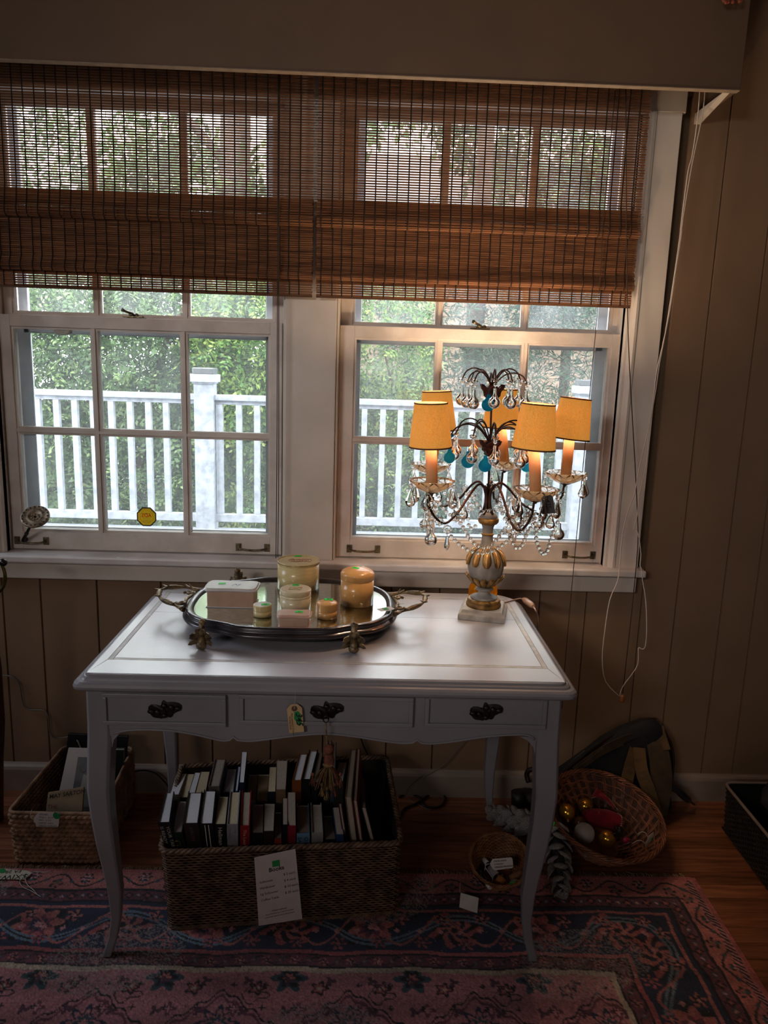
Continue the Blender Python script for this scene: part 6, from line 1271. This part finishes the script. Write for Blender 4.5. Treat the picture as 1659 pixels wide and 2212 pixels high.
vial('small_bottle', 'dark bottle with white paper label and white cap, leftmost upper in the small basket', 'bottle', (1078, 1900, -.49), (1046, 1856, -.42), .0115, DBT, WCP, mat('bottle_label', 'a8a4a8', rough=.6))
vial('small_bottle', 'dark bottle lying with ribbed white cap toward the camera', 'bottle', (1030, 1884, -.47), (1060, 1917, -.53), .0115, DBT, WCP)
vial('small_bottle', 'round dark bottle with orange label in the small basket', 'bottle', (1072, 1922, -.51), (1092, 1878, -.47), .0150, DBT, None, mat('orange_label', 'b8793c', rough=.6))
vial('wine_cork', 'tan wine cork beside the orange labelled bottle', 'cork', (1103, 1898, -.49), (1136, 1878, -.47), .0095, mat('cork', '9c7050', '7c553a', scale=60, rough=.9, bump=.3))
c = P(1113, 1907, -.505); one('glass_stopper', MB().sphere(c, .013, 12, 9, (1.3, .8, .9)), mat('smoky_glass', 'b8a898', rough=.15, trans=.5), 'little glass stopper under the green five sticker', 'stopper')
c = P(1105, 1912, -.522); gs = thing('five_sticker', 'green sticker reading 5 in the small basket', 'sticker', tuple(c)); MB().prism([P(1098, 1908, -.52), P(1099, 1918, -.522), P(1113, 1914, -.522), P(1112, 1905, -.52)], (0, .0006, 0)).build('paper', GREEN, gs, w=True); text('writing', '5-', .011, INK, gs, P(1101, 1917, -.5228), (1, 0, .2), (-.2, 0, 1), bold=.0002)
one('black_marker', MB().tube([P(1034, 1866, -.42), P(1040, 1900, -.47)], .008, 10), mat('black_plastic', '0c0c10', rough=.35), 'short black stick at the left inside the small basket', 'stick')
one('earphone_lead', MB().tube(smooth_path([P(a, b, -.505) for a, b in ((1038, 1888), (1046, 1902), (1060, 1906), (1064, 1898), (1056, 1885), (1048, 1872), (1054, 1866))], 4), .0012, 5), STRING, 'white string looping over the bottles', 'string')
c0 = P(1084, 1865, -.50); it = thing('items_tag', 'white tag reading ITEMS HERE over the small wicker basket', 'tag', tuple(c0)); pp = lambda a, b: P(a, b, -.50+(b-1865)*-.0004)
MB().prism([pp(1058, 1866), pp(1064, 1877), pp(1070, 1880), pp(1106, 1875), pp(1109, 1872), pp(1107, 1855), pp(1104, 1852), pp(1064, 1856)], (0, .0006, 0)).build('card', PAPER, it, w=True); Xn = (P(1106, 1853, -.5)-P(1064, 1857, -.5)).normalized(); Yn = (P(1064, 1857, -.5)-P(1068, 1880, -.5)).normalized()
for i, t_ in enumerate(('ITEMS HERE', '3- EACH', 'UNLESS MARKED')): text('writing', t_, .0072, INK, it, pp(1066+i, 1862+6.5*i)+Vector((0, -.0012, 0)), Xn, Yn, shear=.1)
MB().tube(smooth_path([P(1060, 1866, -.503), P(1050, 1868, -.503), P(1047, 1880, -.50)], 4), .001, 5).build('string', STRING, it, w=True)
q = [P(992, 1962, -.575), P(1031, 1969, -.572), P(1034, 1938, -.565), P(994, 1927, -.566)]; q = [G(992, 1960, .009), G(1031, 1973, .009), G(1034, 1940, .030), G(995, 1929, .030)]
wc = thing('white_card', 'small blank white card propped before the small basket', 'card', tuple(q[0])); MB().prism(q, (0, .0002, .0008)).build('card', PAPER, wc, w=True); text('writing', '- - - - -', .006, mat('faint_ink', '8c8884', rough=.8), wc, q[3].lerp(q[0], .45)+Vector((.004, -.001, .001)), (q[1]-q[0]), (q[3]-q[0])); MB().tube([P(994, 1905, -.52), P(993, 1928, -.545)], .0006, 4).build('string', STRING, wc, w=True)
# ------------------------------------------------------------------ canvas bag against the wall
CV1 = mat('black_canvas', '171a20', '101218', scale=30, rough=.85, bump=.2, bscale=250); CV2 = mat('olive_brown_canvas', '443422', '32261a', scale=24, rough=.85, bump=.25, bscale=250); STP = mat('tan_strap', '5e4628', '4c3820', scale=30, rough=.8, bump=.2, bscale=250); LTH = mat('dark_leather', '2a1814', '1a100e', scale=20, rough=.4, bump=.2)
bag = thing('canvas_bag', 'slumped black and brown canvas bag leaning on the wall right', 'bag', (.93, -.11, 0))
sil = [(1195, 1688), (1200, 1676), (1230, 1655), (1262, 1628), (1300, 1598), (1345, 1573), (1392, 1556), (1416, 1554), (1440, 1580), (1451, 1610), (1455, 1650), (1447, 1700), (1452, 1745), (1440, 1764), (1400, 1768), (1330, 1768), (1260, 1755), (1200, 1730)]
fr = [P(a, b, -.108+(.048 if b < 1640 else (.028 if b < 1700 else 0))) for a, b in sil]; fr = [Vector((p.x, p.y, max(.004, p.z))) for p in fr]; ctr = sum(fr, Vector())/len(fr)
rs = [[p.lerp(ctr, .25)+Vector((0, -.022, 0)) for p in fr], [p.lerp(ctr, .08)+Vector((0, -.014, 0)) for p in fr], fr, [Vector((p.x, min(-.025, p.y+.045), p.z)).lerp(ctr+Vector((0, .04, 0)), .05) for p in fr], [Vector((q_.x, -.024, q_.z)) for q_ in [p.lerp(ctr, .12) for p in fr]]]
MB().rings(rs, True, True, True).build('body', CV1, bag, w=True)
def strip(name, pts, w_, m_, th=.003, lf=-.024): 
    a = smooth_path([P(x, y, yy+.016) for x, y, yy in pts], 4); rows = []
    for i, p in enumerate(a):
        t = (a[min(i+1, len(a)-1)]-a[max(i-1, 0)]).normalized(); s = t.cross(Vector((0, -1, 0))).normalized(); o = Vector((0, -th, 0)); ww = w_(i/(len(a)-1)) if callable(w_) else w_
        rows.append([p-s*ww, p-s*ww+o, p+s*ww+o, p+s*ww])
    return MB().rings(rows, True, True, False).build(name, m_, bag, w=True)
strip('side_panel', [(1412, 1585, -.085), (1425, 1640, -.135), (1428, 1700, -.165), (1420, 1760, -.180)], lambda t: .030+.006*math.sin(t*3), CV2)
strip('strap', [(1372, 1618, -.120), (1355, 1680, -.165), (1352, 1730, -.185), (1358, 1768, -.195)], .021, STP, .003)
strip('strap', [(1380, 1615, -.122), (1386, 1665, -.170), (1402, 1710, -.195), (1418, 1764, -.205)], lambda t: .021, STP, .003)
strip('top_band', [(1412, 1578, -.085), (1375, 1590, -.09), (1330, 1606, -.105), (1290, 1628, -.115), (1240, 1664, -.125)], lambda t: .020-.008*t, CV2, .004)
strip('leather_rim', [(1416, 1556, -.062), (1390, 1562, -.065), (1345, 1582, -.072), (1290, 1614, -.085), (1245, 1648, -.10), (1200, 1684, -.11)], lambda t: .010+.004*math.sin(t*6), LTH, .006)
strip('rim_tab', [(1424, 1568, -.07), (1434, 1600, -.10), (1440, 1618, -.12)], .012, STP, .006)
zp = MB()
for path in ([(1208, 1672), (1240, 1640), (1262, 1622)], [(1210, 1678), (1255, 1652), (1302, 1616)]):
    pp_ = smooth_path([P(a, b, -.118) for a, b in path], 14)
    for p in pp_: zp.sphere(p, .0011, 5, 4)
zp.build('zip_teeth', mat('zip_metal', 'a89c90', rough=.35, metal=.7), bag, w=True, kind='stuff')
MB().tube(smooth_path([P(1425, 1572, -.06), P(1447, 1600, -.07), P(1455, 1640, -.08), P(1450, 1690, -.10), P(1442, 1712, -.13)], 4), .0045, 7).build('rear_strap', LTH, bag, w=True)
MB().tube(smooth_path([P(1445, 1700, -.12), P(1462, 1706, -.12), P(1480, 1722, -.11), P(1500, 1738, -.07)], 4), [.011]*6+[.013]*4+[.004]*3, 8).build('loose_flap', mat('shiny_lining', '24262c', '3a3e46', scale=14, rough=.3), bag, w=True)
MB().tube(smooth_path([P(1200, 1684, -.10), P(1175, 1668, -.07), P(1148, 1662, -.055), P(1138, 1672, -.05), P(1142, 1690, -.06)], 4), .009, 8).build('handle', LTH, bag, w=True)
one('dark_boot', MB().sphere(G(1150, 1735, .03)+Vector((0, .03, .0)), .035, 14, 9, (1.6, 1, .8)).tube([G(1122, 1740, .03), P(1118, 1708, -.10)], [.028, .022], 12), mat('black_leather_shoe', '120f10', rough=.5), 'black shoe in shadow behind the silver pine cones', 'shoe')
# ------------------------------------------------------------------ right edge woven bin of clothes
bn = thing('fabric_bin', 'dark woven bin of folded clothes at the right edge', 'basket', (1.36, -.3, 0)); a = G(1562, 1788, .004); zt_ = .165
lo_c = [Vector((1.21, -.72, .004)), Vector((1.60, -.72, .004)), Vector((1.60, a.y, .004)), Vector((a.x-.005, a.y, .004))]
hi_c = [p+Vector((-.012 if p.x < 1.4 else .012, 0, zt_)) for p in lo_c]; m = MB(); tilted(roundrect(lo_c, .03), roundrect(hi_c, .03), m, 20, 70, .0018, .0018); m.build('weave', mat('charcoal_weave', '2e2624', '1c1716', scale=30, rough=.7), bn, w=True, kind='stuff')
MB().rings([[p+(sum(lo_c, Vector())/4-p)*.02 for p in roundrect(lo_c, .03)], [p+(sum(hi_c, Vector())/4-p)*.02 for p in roundrect(hi_c, .03)]], True, False, False).build('lining', mat('bin_lining', '0e0c0c', rough=.9), bn, w=True); MB().prism(lo_c, (0, 0, .005)).build('bottom', mat('bin_lining', '0e0c0c'), bn, w=True)
q = roundrect(hi_c, .03); MB().tube(q+[q[0]], .005, 7).build('piped_rim', mat('piping', '8c7c70', rough=.8), bn, w=True)
def cloth(label, c, rx, ry, rz, m_):
    c = Vector(c); o = MB(); rs = []
    for i in range(9):
        t = PI*i/8; rs.append([c+Vector((rx*math.sin(t)*math.cos(a)*(1+.12*math.sin(a*3+i)), ry*math.sin(t)*math.sin(a)*(1+.1*math.cos(a*2)), -rz*math.cos(t)+.006*math.sin(a*5+i*1.7))) for a in np.linspace(0, 2*PI, 21)[:-1]])
    o.rings(rs, True, False); return one('folded_garment', o, m_, label, 'clothing')
cloth('black folded garment piled in the bin at the right edge', (1.41, -.33, .195), .15, .11, .062, mat('black_cloth', '24262c', rough=.95, bump=.3, bscale=40))
cloth('grey patterned garment at the front of the bin at the right edge', (1.35, -.52, .178), .11, .10, .050, mat('grey_print_cloth', '5c5c5c', '26282c', scale=40, rough=.95, bump=.3, bscale=40))
